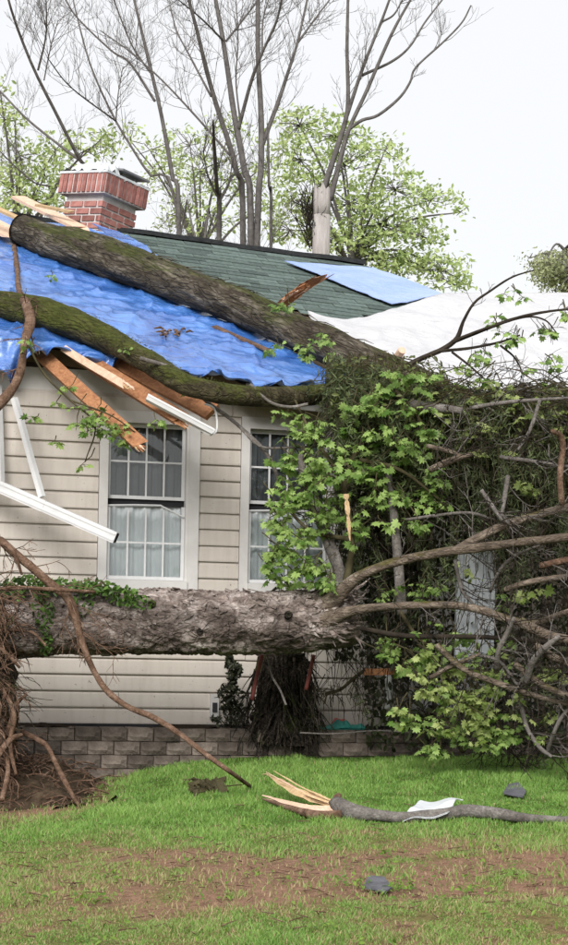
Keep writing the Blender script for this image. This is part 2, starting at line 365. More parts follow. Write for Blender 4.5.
# ground heights where the lawn meets the retaining wall
gx, gz = [], []
for (u, v) in ((-60, 796), (60, 787), (100, 780), (160, 768), (230, 761), (300, 757), (420, 756), (600, 756)):
    p = hit(u, v, W0 + NF * (RWO + 0.02), NF); gx.append(p[0]); gz.append(p[2])
gx, gz = np.array(gx), np.array(gz)
def gheight(x, y):
    x = np.asarray(x, float); y = np.asarray(y, float)
    yr = W0[1] + (x - W0[0]) * math.tan(YAW) - (RWO + 0.05) / math.cos(YAW)
    zr = np.interp(x, gx, gz); t = np.clip(y / np.maximum(yr, 6.0), -1.0, 1.0)
    return zr * t
def bumps(x, y):
    q = np.stack([np.ravel(x) * 1.7, np.ravel(y) * 1.7, np.zeros(np.size(x))], -1); return 0.022 * fbm(q, 4).reshape(np.shape(x))
def gz_at(x, y): return float(gheight(x, y)) + float(bumps(np.array([x]), np.array([y]))[0])
def ghit(u, v):
    a, b = 4.0, 16.5
    for _ in range(26):
        m = (a + b) / 2; p = P(u, v, m)
        if p[2] > float(gheight(p[0], p[1])): a = m
        else: b = m
    p = P(u, v, a); p[2] = gz_at(p[0], p[1]); return p

# ------------------------------------------------------------------ lawn: one sheet + blades
YD0, YD1 = ghit(340, 905)[1], ghit(340, 846)[1]
def dirtmask(x, y):
    q = np.stack([np.ravel(x) * 1.3, np.ravel(y) * 1.0, np.zeros(np.size(x))], -1)
    n = fbm(q, 3).reshape(np.shape(x)); q2 = q * 4.3; n2 = fbm(q2, 3).reshape(np.shape(x))
    yy = y + 0.22 * n + 0.12 * n2
    band = sstep(YD0 - 0.25, YD0 + 0.25, yy) * (1 - sstep(YD1 - 0.3, YD1 + 0.15, yy))
    xr = sstep(-1.25, -0.1, x + 0.5 * n2) * 0.55 + 0.45 * sstep(-3, -0.9, x)
    core = band * xr * sstep(-1.05, -0.05, n2 + 0.6 * n + 0.25)
    patch = 0.75 * sstep(0.38, 0.75, n2 - 0.2 * n) * (1 - sstep(YD1 + 0.4, YD1 + 1.0, y))
    bank = sstep(0, 0.6, -1.05 - x + 0.25 * n2) * sstep(11.0, 12.6, y + 0.4 * n)
    return np.clip(np.maximum(np.maximum(core, patch), bank), 0, 1)
def drymask(x, y):
    q = np.stack([np.ravel(x) * 2.1 + 9, np.ravel(y) * 1.6, np.zeros(np.size(x))], -1); n = fbm(q, 4).reshape(np.shape(x))
    d = 1 - sstep(YD1 + 0.25, YD1 + 1.1, y + 0.35 * n)
    return np.clip(d * (0.52 + 0.55 * n + 0.18 * sstep(0.3, -1.0, x)) + 0.10 * sstep(0.2, 0.8, n), 0, 1)
xs = np.concatenate([-np.geomspace(300, 3.2, 24), np.arange(-3, 3.01, 0.045), np.geomspace(3.2, 300, 24)])
ys = np.concatenate([-np.geomspace(120, 6.0, 14), np.linspace(-5, 6.8, 14), np.arange(7.0, 15.2, 0.045), np.geomspace(15.4, 400, 26)])
GX, GY = np.meshgrid(xs, ys, indexing='ij')
GZ = gheight(GX, GY) + bumps(GX, GY)
dm = dirtmask(GX, GY); dr = drymask(GX, GY)
cg = np.array([0.085, 0.14, 0.028]); cdry = np.array([0.20, 0.155, 0.07]); cdirt = np.array([0.275, 0.165, 0.112])
GC = cg + (cdry - cg) * dr[..., None]; GC = GC + (cdirt - GC) * dm[..., None]
mb = MB(); mb.grid(np.stack([GX, GY, GZ], -1), GC.reshape(-1, 3), flip=False); lawn = mb.obj('lawn_ground', MT['ground'], smooth=True); lawn['kind'] = 'structure'
# blades
N = 270000
yb = 6.9 + (14.75 - 6.9) * rng.random(N) ** 1.25; hw = 0.162 * yb + 0.25
xb = rng.uniform(-1, 1, N) * hw
yr = W0[1] + (xb - W0[0]) * math.tan(YAW) - (RWO + 0.07) / math.cos(YAW)
d_ = dirtmask(xb, yb); r_ = drymask(xb, yb)
keep = (rng.random(N) < np.clip(1.02 - 0.98 * d_, 0.10, 1)) & (yb < yr)
xb, yb, d_, r_ = xb[keep], yb[keep], d_[keep], r_[keep]; N = len(xb)
zb = gheight(xb, yb) + bumps(xb, yb) - 0.004
tn = fbm(np.stack([xb * 3, yb * 3, np.zeros(N)], -1), 3)
tn2 = fbm(np.stack([xb * 9 + 5, yb * 9, np.zeros(N)], -1), 2)
hb = (0.020 + 0.023 * rng.random(N) ** 1.5) * (1 + 0.6 * np.clip(tn, -0.6, 1.2) + 0.55 * np.clip(tn2, -0.8, 1)) * (1 - 0.35 * r_)
an = rng.uniform(0, 2 * math.pi, N); ln = rng.uniform(0.1, 0.9, N) * hb; la = rng.uniform(0, 2 * math.pi, N)
wb = rng.uniform(0.0018, 0.0038, N)
bx = np.stack([np.cos(an) * wb, np.sin(an) * wb, np.zeros(N)], -1); lean = np.stack([np.cos(la) * ln, np.sin(la) * ln, np.zeros(N)], -1)
b0 = np.stack([xb, yb, zb], -1); up = np.stack([np.zeros(N), np.zeros(N), hb], -1)
V = np.stack([b0 - bx, b0 + bx, b0 + 0.55 * up + 0.3 * lean + bx * 0.8, b0 + 0.55 * up + 0.3 * lean - bx * 0.8, b0 + up + lean], 1)
gmix = np.clip(rng.random(N) * 0.75 + 0.35 * tn + 0.25 * tn2 + 0.1, 0, 1)[:, None]
gc = np.array([0.112, 0.240, 0.040]) * (1 - gmix) + np.array([0.265, 0.425, 0.100]) * gmix
dull = np.array([0.22, 0.315, 0.080]); gc = gc + (dull - gc) * (0.65 * r_)[:, None]
isdry = (rng.random(N) < 0.04 + 0.32 * r_ + 0.4 * d_)[:, None]
sc = np.array([0.40, 0.32, 0.17]) * rng.uniform(0.6, 1.15, (N, 1)); gc = np.where(isdry, sc, gc)
base = np.arange(N)[:, None] * 5
mb = MB(); mb.add(V.reshape(-1, 3), [base + np.array([0, 1, 2, 3]), base + np.array([3, 2, 4])], np.repeat(gc, 5, 0))
gr = mb.obj('grass', MT['grass'], kind='stuff'); tag(gr, 'short green and straw coloured grass of the front lawn', 'grass')
# low weeds: broad leaf rosettes in the thin turf
def leaf_shape(kind):
    if kind == 'maple':
        ang = [(-90, .10), (-60, .34), (-28, .62), (-8, .42), (12, .78), (34, .50), (58, .80), (72, .58), (90, 1.0), (108, .58), (122, .80), (146, .50), (168, .78), (188, .42), (208, .62), (240, .34)]
        p = [(math.cos(math.radians(a)) * r * 0.62, math.sin(math.radians(a)) * r * 0.62) for a, r in ang]
        V = [(0, 0, 0.0)] + [(x, y, -0.55 * abs(x) * abs(x) - 0.18 * max(y, 0) ** 2) for x, y in p]
        F = [(0, 1 + i, 1 + (i + 1) % len(p)) for i in range(len(p))]
        return np.array(V), np.array(F)
    if kind == 'needle':
        return np.array([(0, -.5, 0), (.07, 0, .01), (0, .6, -.03), (-.07, 0, .01)]), np.array([(0, 1, 2), (0, 2, 3)])
    if kind == 'oval':
        V = [(0, -.5, 0), (.24, -.1, .07), (.18, .28, .04), (0, .55, -.06), (-.18, .28, .04), (-.24, -.1, .07), (0, .05, -.02)]
        return np.array(V), np.array([(6, 0, 1), (6, 1, 2), (6, 2, 3), (6, 3, 4), (6, 4, 5), (6, 5, 0)])
def rots(n, face=(0, -0.6, 0.8), spread=0.8):
    z = np.asarray(face) + rng.normal(0, spread, (n, 3)); z /= np.linalg.norm(z, axis=1)[:, None]
    y = rng.normal(0, 1, (n, 3)) + np.array([0, 0, -0.7]); y -= z * np.sum(y * z, 1)[:, None]; y /= np.linalg.norm(y, axis=1)[:, None]
    return np.stack([np.cross(y, z), y, z], -1)
def leaves(mb, cen, size, kind, c1, c2, face=(0, -0.6, 0.8), spread=0.8, R=None):
    n = len(cen); V, Fc = leaf_shape(kind); R = rots(n, face, spread) if R is None else R; size = np.broadcast_to(size, (n,))
    W = np.einsum('nij,kj->nki', R, V) * size[:, None, None] + np.asarray(cen)[:, None, :]
    t = rng.random((n, 1)); cc = np.asarray(c1) * (1 - t) + np.asarray(c2) * t
    mb.add(W.reshape(-1, 3), [(np.arange(n)[:, None, None] * len(V) + Fc[None]).reshape(-1, 3)], np.repeat(cc, len(V), 0))
mb = MB(); cw = []
for _ in range(90):
    u, v = rng.uniform(-10, 580), rng.uniform(838, 950); p = ghit(u, v); k = rng.integers(3, 8)
    cw.append(p + np.stack([rng.normal(0, .035, k), rng.normal(0, .035, k), rng.uniform(.012, .04, k)], -1))
for (u, v, k) in ((352, 890, 60), (402, 892, 60), (505, 815, 40), (385, 855, 40), (250, 828, 40), (20, 868, 40), (100, 905, 40), (470, 895, 30)):
    p = ghit(u, v); cw.append(p + np.stack([rng.normal(0, .055, k), rng.normal(0, .05, k), rng.uniform(.01, .06, k)], -1))
cw = np.vstack(cw); leaves(mb, cw, rng.uniform(.015, .036, len(cw)), 'oval', (0.07, 0.15, 0.02), (0.22, 0.34, 0.05), (0, -.3, 1), .5)
wd = mb.obj('weeds', MT['leafcol'], kind='stuff'); tag(wd, 'low broad leaved weeds scattered through the thin turf', 'weeds')

def roofz(s_, o=0.0):
    q = WP(s_, 0, o); return float(R0[2] - (RN[0] * (q[0] - R0[0]) + RN[1] * (q[1] - R0[1])) / RN[2])

# ------------------------------------------------------------------ house
house = thing('house', WP(0, ZB, 0), 'storm damaged house with beige siding, green shingle roof and leaning brick chimney', 'house')
sL = wall(-70, 640)[0]; sR = wall(418, 640)[0]
ZE = 3.72                                                   # top of the wall under the eave
wins = []
for (u0, u1) in ((107, 185), (248, 327)):
    s0 = wall(u0, 500)[0]; s1 = wall(u1, 500)[0]; z0 = wall(146, 580)[1]; z1 = wall(146, 424)[1]; wins.append((s0, s1, z0, z1))
def lbox(mb, s0, s1, o0, o1, z0, z1, c=None):
    mb.box(WP((s0 + s1) / 2, (z0 + z1) / 2, (o0 + o1) / 2), (EX, NF, UP), ((s1 - s0) / 2, (o1 - o0) / 2, (z1 - z0) / 2), c)
mb = MB(); cur = sL
for (s0, s1, z0, z1) in wins:
    lbox(mb, cur, s0, -0.12, 0, ZB - 0.35, roofz(s0) - .15); lbox(mb, s0, s1, -0.12, 0, ZB - 0.35, z0); lbox(mb, s0, s1, -0.12, 0, z1, roofz(s1) - .15); cur = s1
lbox(mb, cur, sR, -0.12, 0, ZB - 0.35, roofz(sR) - .15); lbox(mb, sR - 0.12, sR, -3.9, -0.121, ZB - 0.35, roofz(sR) - .15)
lbox(mb, sR + 0.002, sR + 4.2, -3.9, -3.78, ZB - 0.35, roofz(sR + 4.2, -3.78) - .12)  # recess walls added and set deep for darkness behind the tangle
lbox(mb, sR + 4.08, sR + 4.2, -3.77, 0.0, ZB - .35, roofz(sR + 4.2) - .15)  # side wall added to close the recess and keep it dark
hw_ = mb.obj('wall', MT['trim'], house)
mb = MB(); lbox(mb, sR + 0.003, sR + 4.2, -3.77, 0.1, ZB - 0.30, ZB - 0.02); mb.obj('porch_floor', MT['block'], house)  # floor of the added dark recess
# siding boards: one shared unit plank, scaled along its length
EXPO = 0.1365
prof = [(0.0, 0.0), (0.024, -0.004), (0.0255, 0.007), (0.019, EXPO * 0.78), (0.007, EXPO * 0.86), (0.004, EXPO), (0.0, EXPO)]
mb = MB(); V = [(x, -o, z) for x in (0, 1) for (o, z) in prof]; k = len(prof)
mb.add(V, [np.array([(i, i + k, (i + 1) % k + k, (i + 1) % k) for i in range(k)]), np.array([tuple(range(k))]), np.array([tuple(range(2 * k - 1, k - 1, -1))])])
plank = mb.mesh('siding_board'); plank.materials.append(MT['siding'])
def board(s0, s1, z, off=0.003):
    if s1 - s0 < 0.03: return
    g = rng.normal(0, 0.0012)
    M = M4(WP(s0 + 0.002, z + g, off), EX, -NF, UP) @ Matrix.Diagonal((s1 - s0 - 0.004, 1, 1, 1)); inst('siding_board', plank, M, hw_)
TR = 0.115
nrow = int((ZE + 0.7 - ZB) / EXPO)
for i in range(nrow):
    z = ZB + i * EXPO; cur = sL
    cuts = []
    for (s0, s1, z0, z1) in wins:
        if z + EXPO > z0 - 0.10 and z < z1 + 0.10: cuts.append((s0 - 0.075, s1 + TR))
    for (a, b) in cuts + [(sR - 0.09, sR)]:
        L = a - cur
        if z + EXPO > roofz(a) - 0.13: L = 0
        if L <= 0: pass
        elif L > 2.6:
            m = cur + L * rng.uniform(0.35, 0.7); board(cur, m, z); board(m, a, z)
        else: board(cur, a, z)
        cur = b
    if z < ZE: board(sR + 0.01, sR + 1.1, z, -3.777); board(sR + 2.15, sR + 4.1, z, -3.777)
mb = MB(); lbox(mb, sR - 0.088, sR + 0.012, 0.002, 0.03, ZB, roofz(sR) - 0.16); mb.obj('corner_board', MT['trim'], house)
mb = MB(); lbox(mb, sL, sR, 0.002, 0.024, ZB - 0.06, ZB - 0.004); mb.obj('starter_strip', MT['dark'], house)
mb = MB(); lbox(mb, sR + 1.14, sR + 2.1, -3.776, -3.735, ZB, ZB + 2.05)
dr_ = mb.obj('door', MT['white'], house)
for (a, b) in ((0.12, 0.95), (1.05, 1.9)):
    for c in (0, 1):
        mb = MB(); lbox(mb, sR + 1.23 + c * 0.42, sR + 1.58 + c * 0.42, -3.734, -3.722, ZB + a, ZB + b); mb.obj('door_panel', MT['white'], dr_)
mb = MB(); mb.tube([WP(sR + 1.2, ZB + 1.0, -3.725), WP(sR + 1.2, ZB + 1.0, -3.67)], [.012, .028], 10); mb.obj('door_knob', MT['flash'], dr_)

for wi, (s0, s1, z0, z1) in enumerate(wins):
    mb = MB()
    lbox(mb, s0 - 0.073, s0, -0.02, 0.042, z0 - 0.11, z1 + 0.10); lbox(mb, s1, s1 + 0.022, -0.02, 0.036, z0 - 0.002, z1 + 0.002)
    lbox(mb, s1 + 0.0225, s1 + TR - 0.002, -0.02, 0.044, z0 - 0.11, z1 + 0.10)
    lbox(mb, s0 + 0.0005, s1 + 0.022, -0.02, 0.040, z1 + 0.0025, z1 + 0.10)
    wf = mb.obj('window', MT['trim'], house)
    mb = MB(); lbox(mb, s0 + 0.001, s1 + 0.0215, -0.02, 0.062, z0 - 0.108, z0 - 0.0035); mb.obj('window_sill', MT['trim'], wf)
    # room box behind, its darkness put into the near-black colour
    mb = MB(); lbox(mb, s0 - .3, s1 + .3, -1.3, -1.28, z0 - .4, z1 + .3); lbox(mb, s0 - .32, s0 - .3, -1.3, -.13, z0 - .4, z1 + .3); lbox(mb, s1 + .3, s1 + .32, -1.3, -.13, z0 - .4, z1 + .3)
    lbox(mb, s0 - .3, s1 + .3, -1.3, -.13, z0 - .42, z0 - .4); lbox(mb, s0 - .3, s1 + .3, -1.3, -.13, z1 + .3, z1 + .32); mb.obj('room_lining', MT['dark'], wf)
    zm = z0 + (z1 - z0) * 0.475
    # curtains
    def curt(a, b, zz0, zz1, mat, nm, amp, frq):
        n = 90; G = np.zeros((n, 8, 3))
        for i, s in enumerate(np.linspace(a, b, n)):
            for j, z in enumerate(np.linspace(zz0, zz1, 8)):
                G[i, j] = WP(s, z, -0.065 - amp * (1 + math.sin(s * frq + 0.6 * math.sin(z * 3))) + 0.006 * math.sin(s * frq * 2.7 + z))
        q = MB(); q.grid(G); q.obj(nm, mat, wf, smooth=True)
    curt(s0 - .02, s1 + .02, z0 - .03, zm + 0.01, MT['curtain'], 'curtain', 0.012, 46)
    curt(s0 - .02, s1 + .02, zm + 0.08, z1 + .05, MT['blind'], 'blind', 0.016, 62)
    def sash(zz0, zz1, o, top, bow=0.0):
        fw = 0.028; q = MB()
        lbox(q, s0 + .001, s0 + fw, o - .02, o, zz0, zz1); lbox(q, s1 - fw, s1 - .001, o - .02, o, zz0, zz1)
        lbox(q, s0 + fw, s1 - fw, o - .02, o - .001, zz0, zz0 + fw)
        if not bow: lbox(q, s0 + fw, s1 - fw, o - .02, o - .001, zz1 - fw, zz1)
        sa = q.obj('sash', MT['white'], wf)
        a, b, c, d = s0 + fw, s1 - fw, zz0 + fw, zz1 - fw
        mw = 0.0075; nx, nz_ = 4, 2
        for i in range(1, nx):
            m = a + (b - a) * i / nx; q = MB(); lbox(q, m - mw, m + mw, o - .016, o - .004, c, d); q.obj('muntin', MT['white'], wf)
        for j in range(1, nz_):
            m = c + (d - c) * j / nz_
            for i in range(nx):
                x0 = a + (b - a) * i / nx + (mw if i else 0); x1 = a + (b - a) * (i + 1) / nx - (mw if i < nx - 1 else 0)
                q = MB(); lbox(q, x0, x1, o - .015, o - .005, m - mw, m + mw); q.obj('muntin', MT['white'], wf)
        for i in range(nx):
            for j in range(nz_):
                q = MB(); x0, x1 = a + (b - a) * i / nx, a + (b - a) * (i + 1) / nx; y0, y1 = c + (d - c) * j / nz_, c + (d - c) * (j + 1) / nz_
                ti = rng.normal(0, 0.0006)
                q.add([WP(x0, y0, o - .010 + ti), WP(x1, y0, o - .010 - ti), WP(x1, y1, o - .010), WP(x0, y1, o - .010)], [np.array([[0, 1, 2, 3]])]); q.obj('pane', MT['glass'], wf)
    sash(zm + 0.055, z1 - 0.002, -0.022, True); sash(z0 + 0.001, zm, 0.004, False, 1)
    q = MB(); b0 = 0.5 if wi == 0 else 0.0
    q.tube([WP(s0 + .004, zm - .008, .004), WP(s0 + (s1 - s0) * .35, zm + .002, .008), WP(s0 + (s1 - s0) * .68, zm + .006, .010), WP(s1 - .01, zm - (.085 if wi == 0 else 0.006), .008)], .009, 6, n=None)
    q.obj('screen_frame', MT['white'], wf)
    q = MB(); lbox(q, s0, s1, -0.05, -0.045, zm + 0.001, zm + 0.054); q.obj('sash_gap_shade', MT['dark'], wf)  # dark strip filling the gap, its shade put into the colour

aH, bH = rab(roof(446, 296)); aX, bX = rab(roof(680, 300)); a1 = rab(R1)[0]
aBr = rab(roof(232, 385))[0]
outl = [(-4.2, 0.0), (a1, 0.0), (aH, bH), (aX, max(bX, 0.05)), (aX, BE), (aBr + .12, BE), (aBr, BE - .16), (aBr - .5, BE - .36), (aBr - .9, BE - .30), (aBr - 1.5, BE - .38), (aBr - 2.2, BE - .2), (-4.2, BE - .2)]
mb = MB(); n = len(outl)
V = [rp(a, b, -0.02) for a, b in outl] + [rp(a, b, -0.14) for a, b in outl]
mb.add(V, [np.array([tuple(range(n))]), np.array([tuple(range(2 * n - 1, n - 1, -1))]), np.array([(i, i + n, (i + 1) % n + n, (i + 1) % n) for i in range(n)])])
rf = mb.obj('roof', MT['deck'], house)
mb = MB(); q = [rp(-4.2, 0, -.03), rp(a1, 0, -.03)]; dn = np.array([-NF[0] * 4.4, -NF[1] * 4.4, -2.1])
mb.add(q + [q[1] + dn, q[0] + dn], [np.array([[0, 1, 2, 3]])]); mb.obj('rear_slope', MT['tar'], house)
# shingle tabs on the bare part of the roof
TW, TE = 0.30, 0.142
mb = MB(); V = []
for (x, w_) in ((0.003, 1), (TW - 0.004, 1)):
    V += [(x, 0, 0.012), (x, TE * 1.6, 0.001), (x, TE * 1.6, -0.004), (x, 0, 0.0)]
mb.add(V, [np.array([[0, 4, 5, 1], [3, 7, 4, 0], [0, 1, 2, 3], [4, 7, 6, 5], [1, 5, 6, 2]])]); tab = mb.mesh('shingle'); tab.materials.append(MT['shingle'])
nsh = 0
for r in range(40):
    b = 0.10 + r * TE
    for k in range(-2, 26):
        a = k * TW + (0.15 if r % 2 else 0) + 0.04 * math.sin(r * 2.3)
        p = rp(a + TW / 2, b + 0.05, 0)
        d = p - CAM; k_ = 1 / d[1]; du = np.dot(d, RX) * k_ * F + CX; dv = CY - np.dot(d, UX) * k_ * F
        top_log = np.interp(du, [60, 130, 200, 280, 340, 400], [205, 240, 272, 300, 320, 332])
        if du < 95 or du > 452 or dv > top_log + 8 or a + TW > a1 + 0.02 + max(0, b) * (aH - a1) / max(bH, .01) or dv > 330: continue
        if dv > 318 and du > 345: continue
        nsh += 1
        if nsh > 300: continue
        jz = rng.normal(0, 0.0022); o = rp(a, b + TE, 0.002)
        tilt = RN * 1.0; inst('shingle', tab, M4(o + RN * jz + RB * rng.normal(0, .004), RA, -RB, RN), rf)
mb = MB()
G = []
for a in np.linspace(-1.5, a1, 30):
    z = 0.012 * math.sin(a * 3.1) + 0.008 * math.sin(a * 9)
    z *= .5; G.append([rp(a, 0.06, 0.020 + z), rp(a, 0.0, 0.055 + z), rp(a, 0.0, 0.055 + z) - NF * 0.12 - UP * 0.06])
mb.grid(np.array(G), flip=False); mb.obj('ridge_cap', MT['tar'], rf)
mb = MB(); mb.box(rp((aX + aBr + .14) / 2, BE + 0.014, -0.085), (RA, RB, RN), ((aX - aBr - .14) / 2, 0.012, 0.085)); mb.obj('fascia', MT['trim'], rf)

# chimney
cb = hit(98, 226, W0 - NF * 4.55, NF); ch_o = cb
tl = math.radians(8); cy_ = math.radians(36)
cz = np.array([math.sin(tl), 0, math.cos(tl)])
c0 = nrm(np.array([math.cos(cy_), -math.sin(cy_), 0])); c0 = nrm(c0 - cz * np.dot(c0, cz)); c1 = np.cross(cz, c0)   # faces look along -c1 (left) and +c0 (right)
def CP(x, y, z): return ch_o + c0 * x + c1 * y + cz * z
mb = MB(); HB = 0.275; mb.box(CP(0, 0, -0.15), (c0, c1, cz), (HB - 0.012, HB - 0.012, 0.51))
HC = 0.345; mb.box(CP(0, 0, 0.375), (c0, c1, cz), (HC - 0.012, HC - 0.012, 0.112))
chim = mb.obj('chimney', MT['mortar'], house)
def brickmesh(l, h, d):
    q = MB(); q.box((0, 0, 0), ((1, 0, 0), (0, 1, 0), (0, 0, 1)), (l / 2, d / 2, h / 2)); me = q.mesh('brick'); me.materials.append(MT['brick']); return me
bm1 = brickmesh(0.19, 0.056, 0.03); bm2 = brickmesh(0.046, 0.195, 0.03)
faces4 = [(c0, -c1), (c1, c0), (-c0, c1), (-c1, -c0)]
for fi, (t, nn) in enumerate(faces4):
    for r in range(8):
        zz = -0.36 + r * 0.078
        for k in range(-1, 3):
            x = -0.2 + k * 0.2 + (0.1 if r % 2 else 0)
            x0, x1 = max(x - .086, -HB), min(x + .086, HB)
            if x1 - x0 < 0.04: continue
            M = M4(ch_o + t * ((x0 + x1) / 2) + nn * (HB - 0.013 + rng.normal(0, .002)) + cz * (zz - 0.02), t, -nn, cz) @ Matrix.Diagonal(((x1 - x0) / 0.19, 1, 1, 1)); inst('brick', bm1, M, chim)
    for k in range(10):
        x = -HC + 0.0345 + k * 0.069
        M = M4(ch_o + t * (x * 0.985) + nn * (HC - 0.013 + rng.normal(0, .003)) + cz * (0.375), t, -nn, cz); inst('brick', bm2, M, chim)
mb = MB(); n = 14; G = np.zeros((n, n, 3))
for i in range(n):
    for j in range(n):
        x = -1 + 2 * i / (n - 1); y = -1 + 2 * j / (n - 1); e = max(abs(x), abs(y))
        z = 0.485 + (0.02 if e >= 0.99 else 0.02 + 0.15 * (1 - e ** 2.2)) * (1.0 if x + y < 0.6 else 0.45) + 0.02 * rng.normal()
        G[i, j] = CP(x * (HC + .005), y * (HC + .005), z)
mb.grid(G, flip=True)
mb.box(CP(0, 0, 0.492), (c0, c1, cz), (HC + .003, HC + .003, 0.012)); mb.obj('crown', MT['cement'], chim)
mb = MB(); mb.box(CP(0.14, 0.10, 0.585), (nrm(c0 - 0.04 * cz), c1, nrm(cz + 0.04 * c0)), (0.21, 0.22, 0.010)); mb.box(CP(0.14, 0.10, 0.55), (c0, c1, cz), (0.12, 0.12, 0.035)); mb.obj('flue_cap', MT['flash'], chim)

# ------------------------------------------------------------------ retaining wall + bed
rw = thing('retaining_wall', WP(0, ZB - .45, RWO), 'low grey concrete block retaining wall below the siding', 'wall')
def rwall(u, v): return wall(u, v, RWO)
ZT = rwall(200, 729)[1] - 0.0
BL, BH_, BD = 0.208, 0.106, 0.20
bms = []
for kx in range(4):
    mb = MB(); nx, nz_ = 4, 3; G = np.zeros((nx + 1, nz_ + 1, 3))
    for i in range(nx + 1):
        for j in range(nz_ + 1):
            edge = i in (0, nx) or j in (0, nz_); G[i, j] = (BL * (-.5 + i / nx), -0.012 * edge * -1 - (0 if edge else rng.uniform(.004, .017)), BH_ * (-.5 + j / nz_))
    mb.grid(G, flip=True)
    q = [(-BL / 2, .012, -BH_ / 2), (BL / 2, .012, -BH_ / 2), (BL / 2, .012, BH_ / 2), (-BL / 2, .012, BH_ / 2)]; q2 = [(x * .96, BD, z) for x, _, z in q]
    mb.add(q + q2, [np.array([[0, 4, 5, 1], [1, 5, 6, 2], [2, 6, 7, 3], [3, 7, 4, 0], [4, 7, 6, 5]])]); me = mb.mesh('block'); me.materials.append(MT['block']); bms.append(me)
s_a = rwall(-60, 740)[0]; s_b = rwall(600, 740)[0]
for r in range(6):
    z = ZT - BH_ * (r + .5) - 0.003 * r; s = s_a + (BL / 2 if r % 2 else 0)
    while s < s_b:
        an = rng.normal(0, .02); t = EX * math.cos(an) + NF * math.sin(an); nn = -NF * math.cos(an) + EX * math.sin(an)
        o = WP(s + BL / 2, z, RWO + rng.normal(0, .012) - 0.008 * (4 - r))
        inst('block', bms[rng.integers(4)], M4(o, t, nn, UP) @ Matrix.Diagonal((0.985, 1, 0.98 + rng.normal(0, .008), 1)) @ Matrix.Rotation(rng.normal(0, .012), 4, 'Y'), rw); s += BL + 0.004
mb = MB(); lbox(mb, s_a, s_b, 0.12, RWO - 0.075, ZB - .75, ZT - 0.03); mb.obj('wall_core', MT['bed'], rw)
mb = MB(); G = np.zeros((120, 8, 3))
for i, s in enumerate(np.linspace(s_a, s_b, 120)):
    for j, o in enumerate(np.linspace(0.03, RWO - 0.05, 8)): G[i, j] = WP(s, ZT - 0.022 + 0.02 * rng.random() + 0.02 * math.sin(s * 5), o)
mb.grid(G, flip=True); pb = mb.obj('planting_bed_soil', MT['bed'], smooth=True); pb['kind'] = 'structure'

# ------------------------------------------------------------------ tarps
def bilin(c, i, j):
    (a, b, d, e) = [np.array(x, float) for x in c]; return (a * (1 - i) + b * i) * (1 - j) + (e * (1 - i) + d * i) * j
def solid(G, th, nrmv):
    """thin two sided sheet with real thickness"""
    q = MB(); q.grid(G); q.grid(G - np.asarray(nrmv) * th, flip=True)
    a, b = G.shape[:2]; i = np.arange(a * b).reshape(a, b); rim = np.concatenate([i[:, 0], i[-1, 1:], i[::-1, -1][1:], i[0, ::-1][1:]])
    q.F.append(np.stack([rim[:-1], rim[1:], rim[1:] + a * b, rim[:-1] + a * b], -1)); return q
na, nb = 240, 150
G = np.zeros((na, nb, 3)); top_l, top_r, bot_r, bot_l = (-90, 200), (128, 238), (368, 402), (-90, 326)
for i in range(na):
    for j in range(nb):
        x, y = i / (na - 1), j / (nb - 1); uv = bilin((top_l, top_r, bot_r, bot_l), x, y); G[i, j] = roof(uv[0], uv[1], 0.03)
fl = G.reshape(-1, 3); ab = np.stack([(fl - R0) @ RA, (fl - R0) @ RB, np.zeros(len(fl))], -1)
down = np.tile(np.linspace(0, 1, nb), na)
wr = 0.030 * fbm(ab * np.array([1.2, 3.2, 1]), 5, .6) + 0.022 * np.abs(fbm(np.stack([ab[:, 0] * 1.1 + ab[:, 1] * .7, ab[:, 1] * 6 - ab[:, 0] * 2, ab[:, 2]], -1), 4)) + 0.018 * np.abs(fbm(ab * np.array([2.6, 1.1, 1]) + 4, 3))
q_ = ab[:, 0] * 0.35 + ab[:, 1]
ph_ = q_ * 10.0 + 2.2 * fbm(np.stack([ab[:, 0] * 1.3, ab[:, 1] * 1.6, ab[:, 2]], -1), 3)
fold = 0.13 * (1 - np.abs(np.sin(ph_)) ** 0.7) * (0.4 + 0.6 * sstep(-.5, .6, fbm(np.stack([ab[:, 0] * 2.2, ab[:, 1] * 3, ab[:, 2] + 3], -1), 2))) * sstep(0.62, 0.86, down) * (0.15 + 0.85 * sstep(.9, 1.8, ab[:, 0]))
cr1 = (1 - np.clip(np.abs(fbm(np.stack([ab[:, 0] * 1.6 - ab[:, 1] * .5, ab[:, 1] * 2.6 + ab[:, 0] * .6, ab[:, 2] + 6], -1), 3)) * 1.6, 0, 1)) ** 4
cr2 = (1 - np.clip(np.abs(fbm(np.stack([ab[:, 0] * 3.4 + ab[:, 1] * 1.2, ab[:, 1] * 1.5, ab[:, 2] + 11], -1), 3)) * 1.6, 0, 1)) ** 4
fl = fl + RN * (wr * .7 + fold + 0.028 * cr1 + 0.02 * cr2 + 0.01)[:, None]
G = fl.reshape(na, nb, 3)
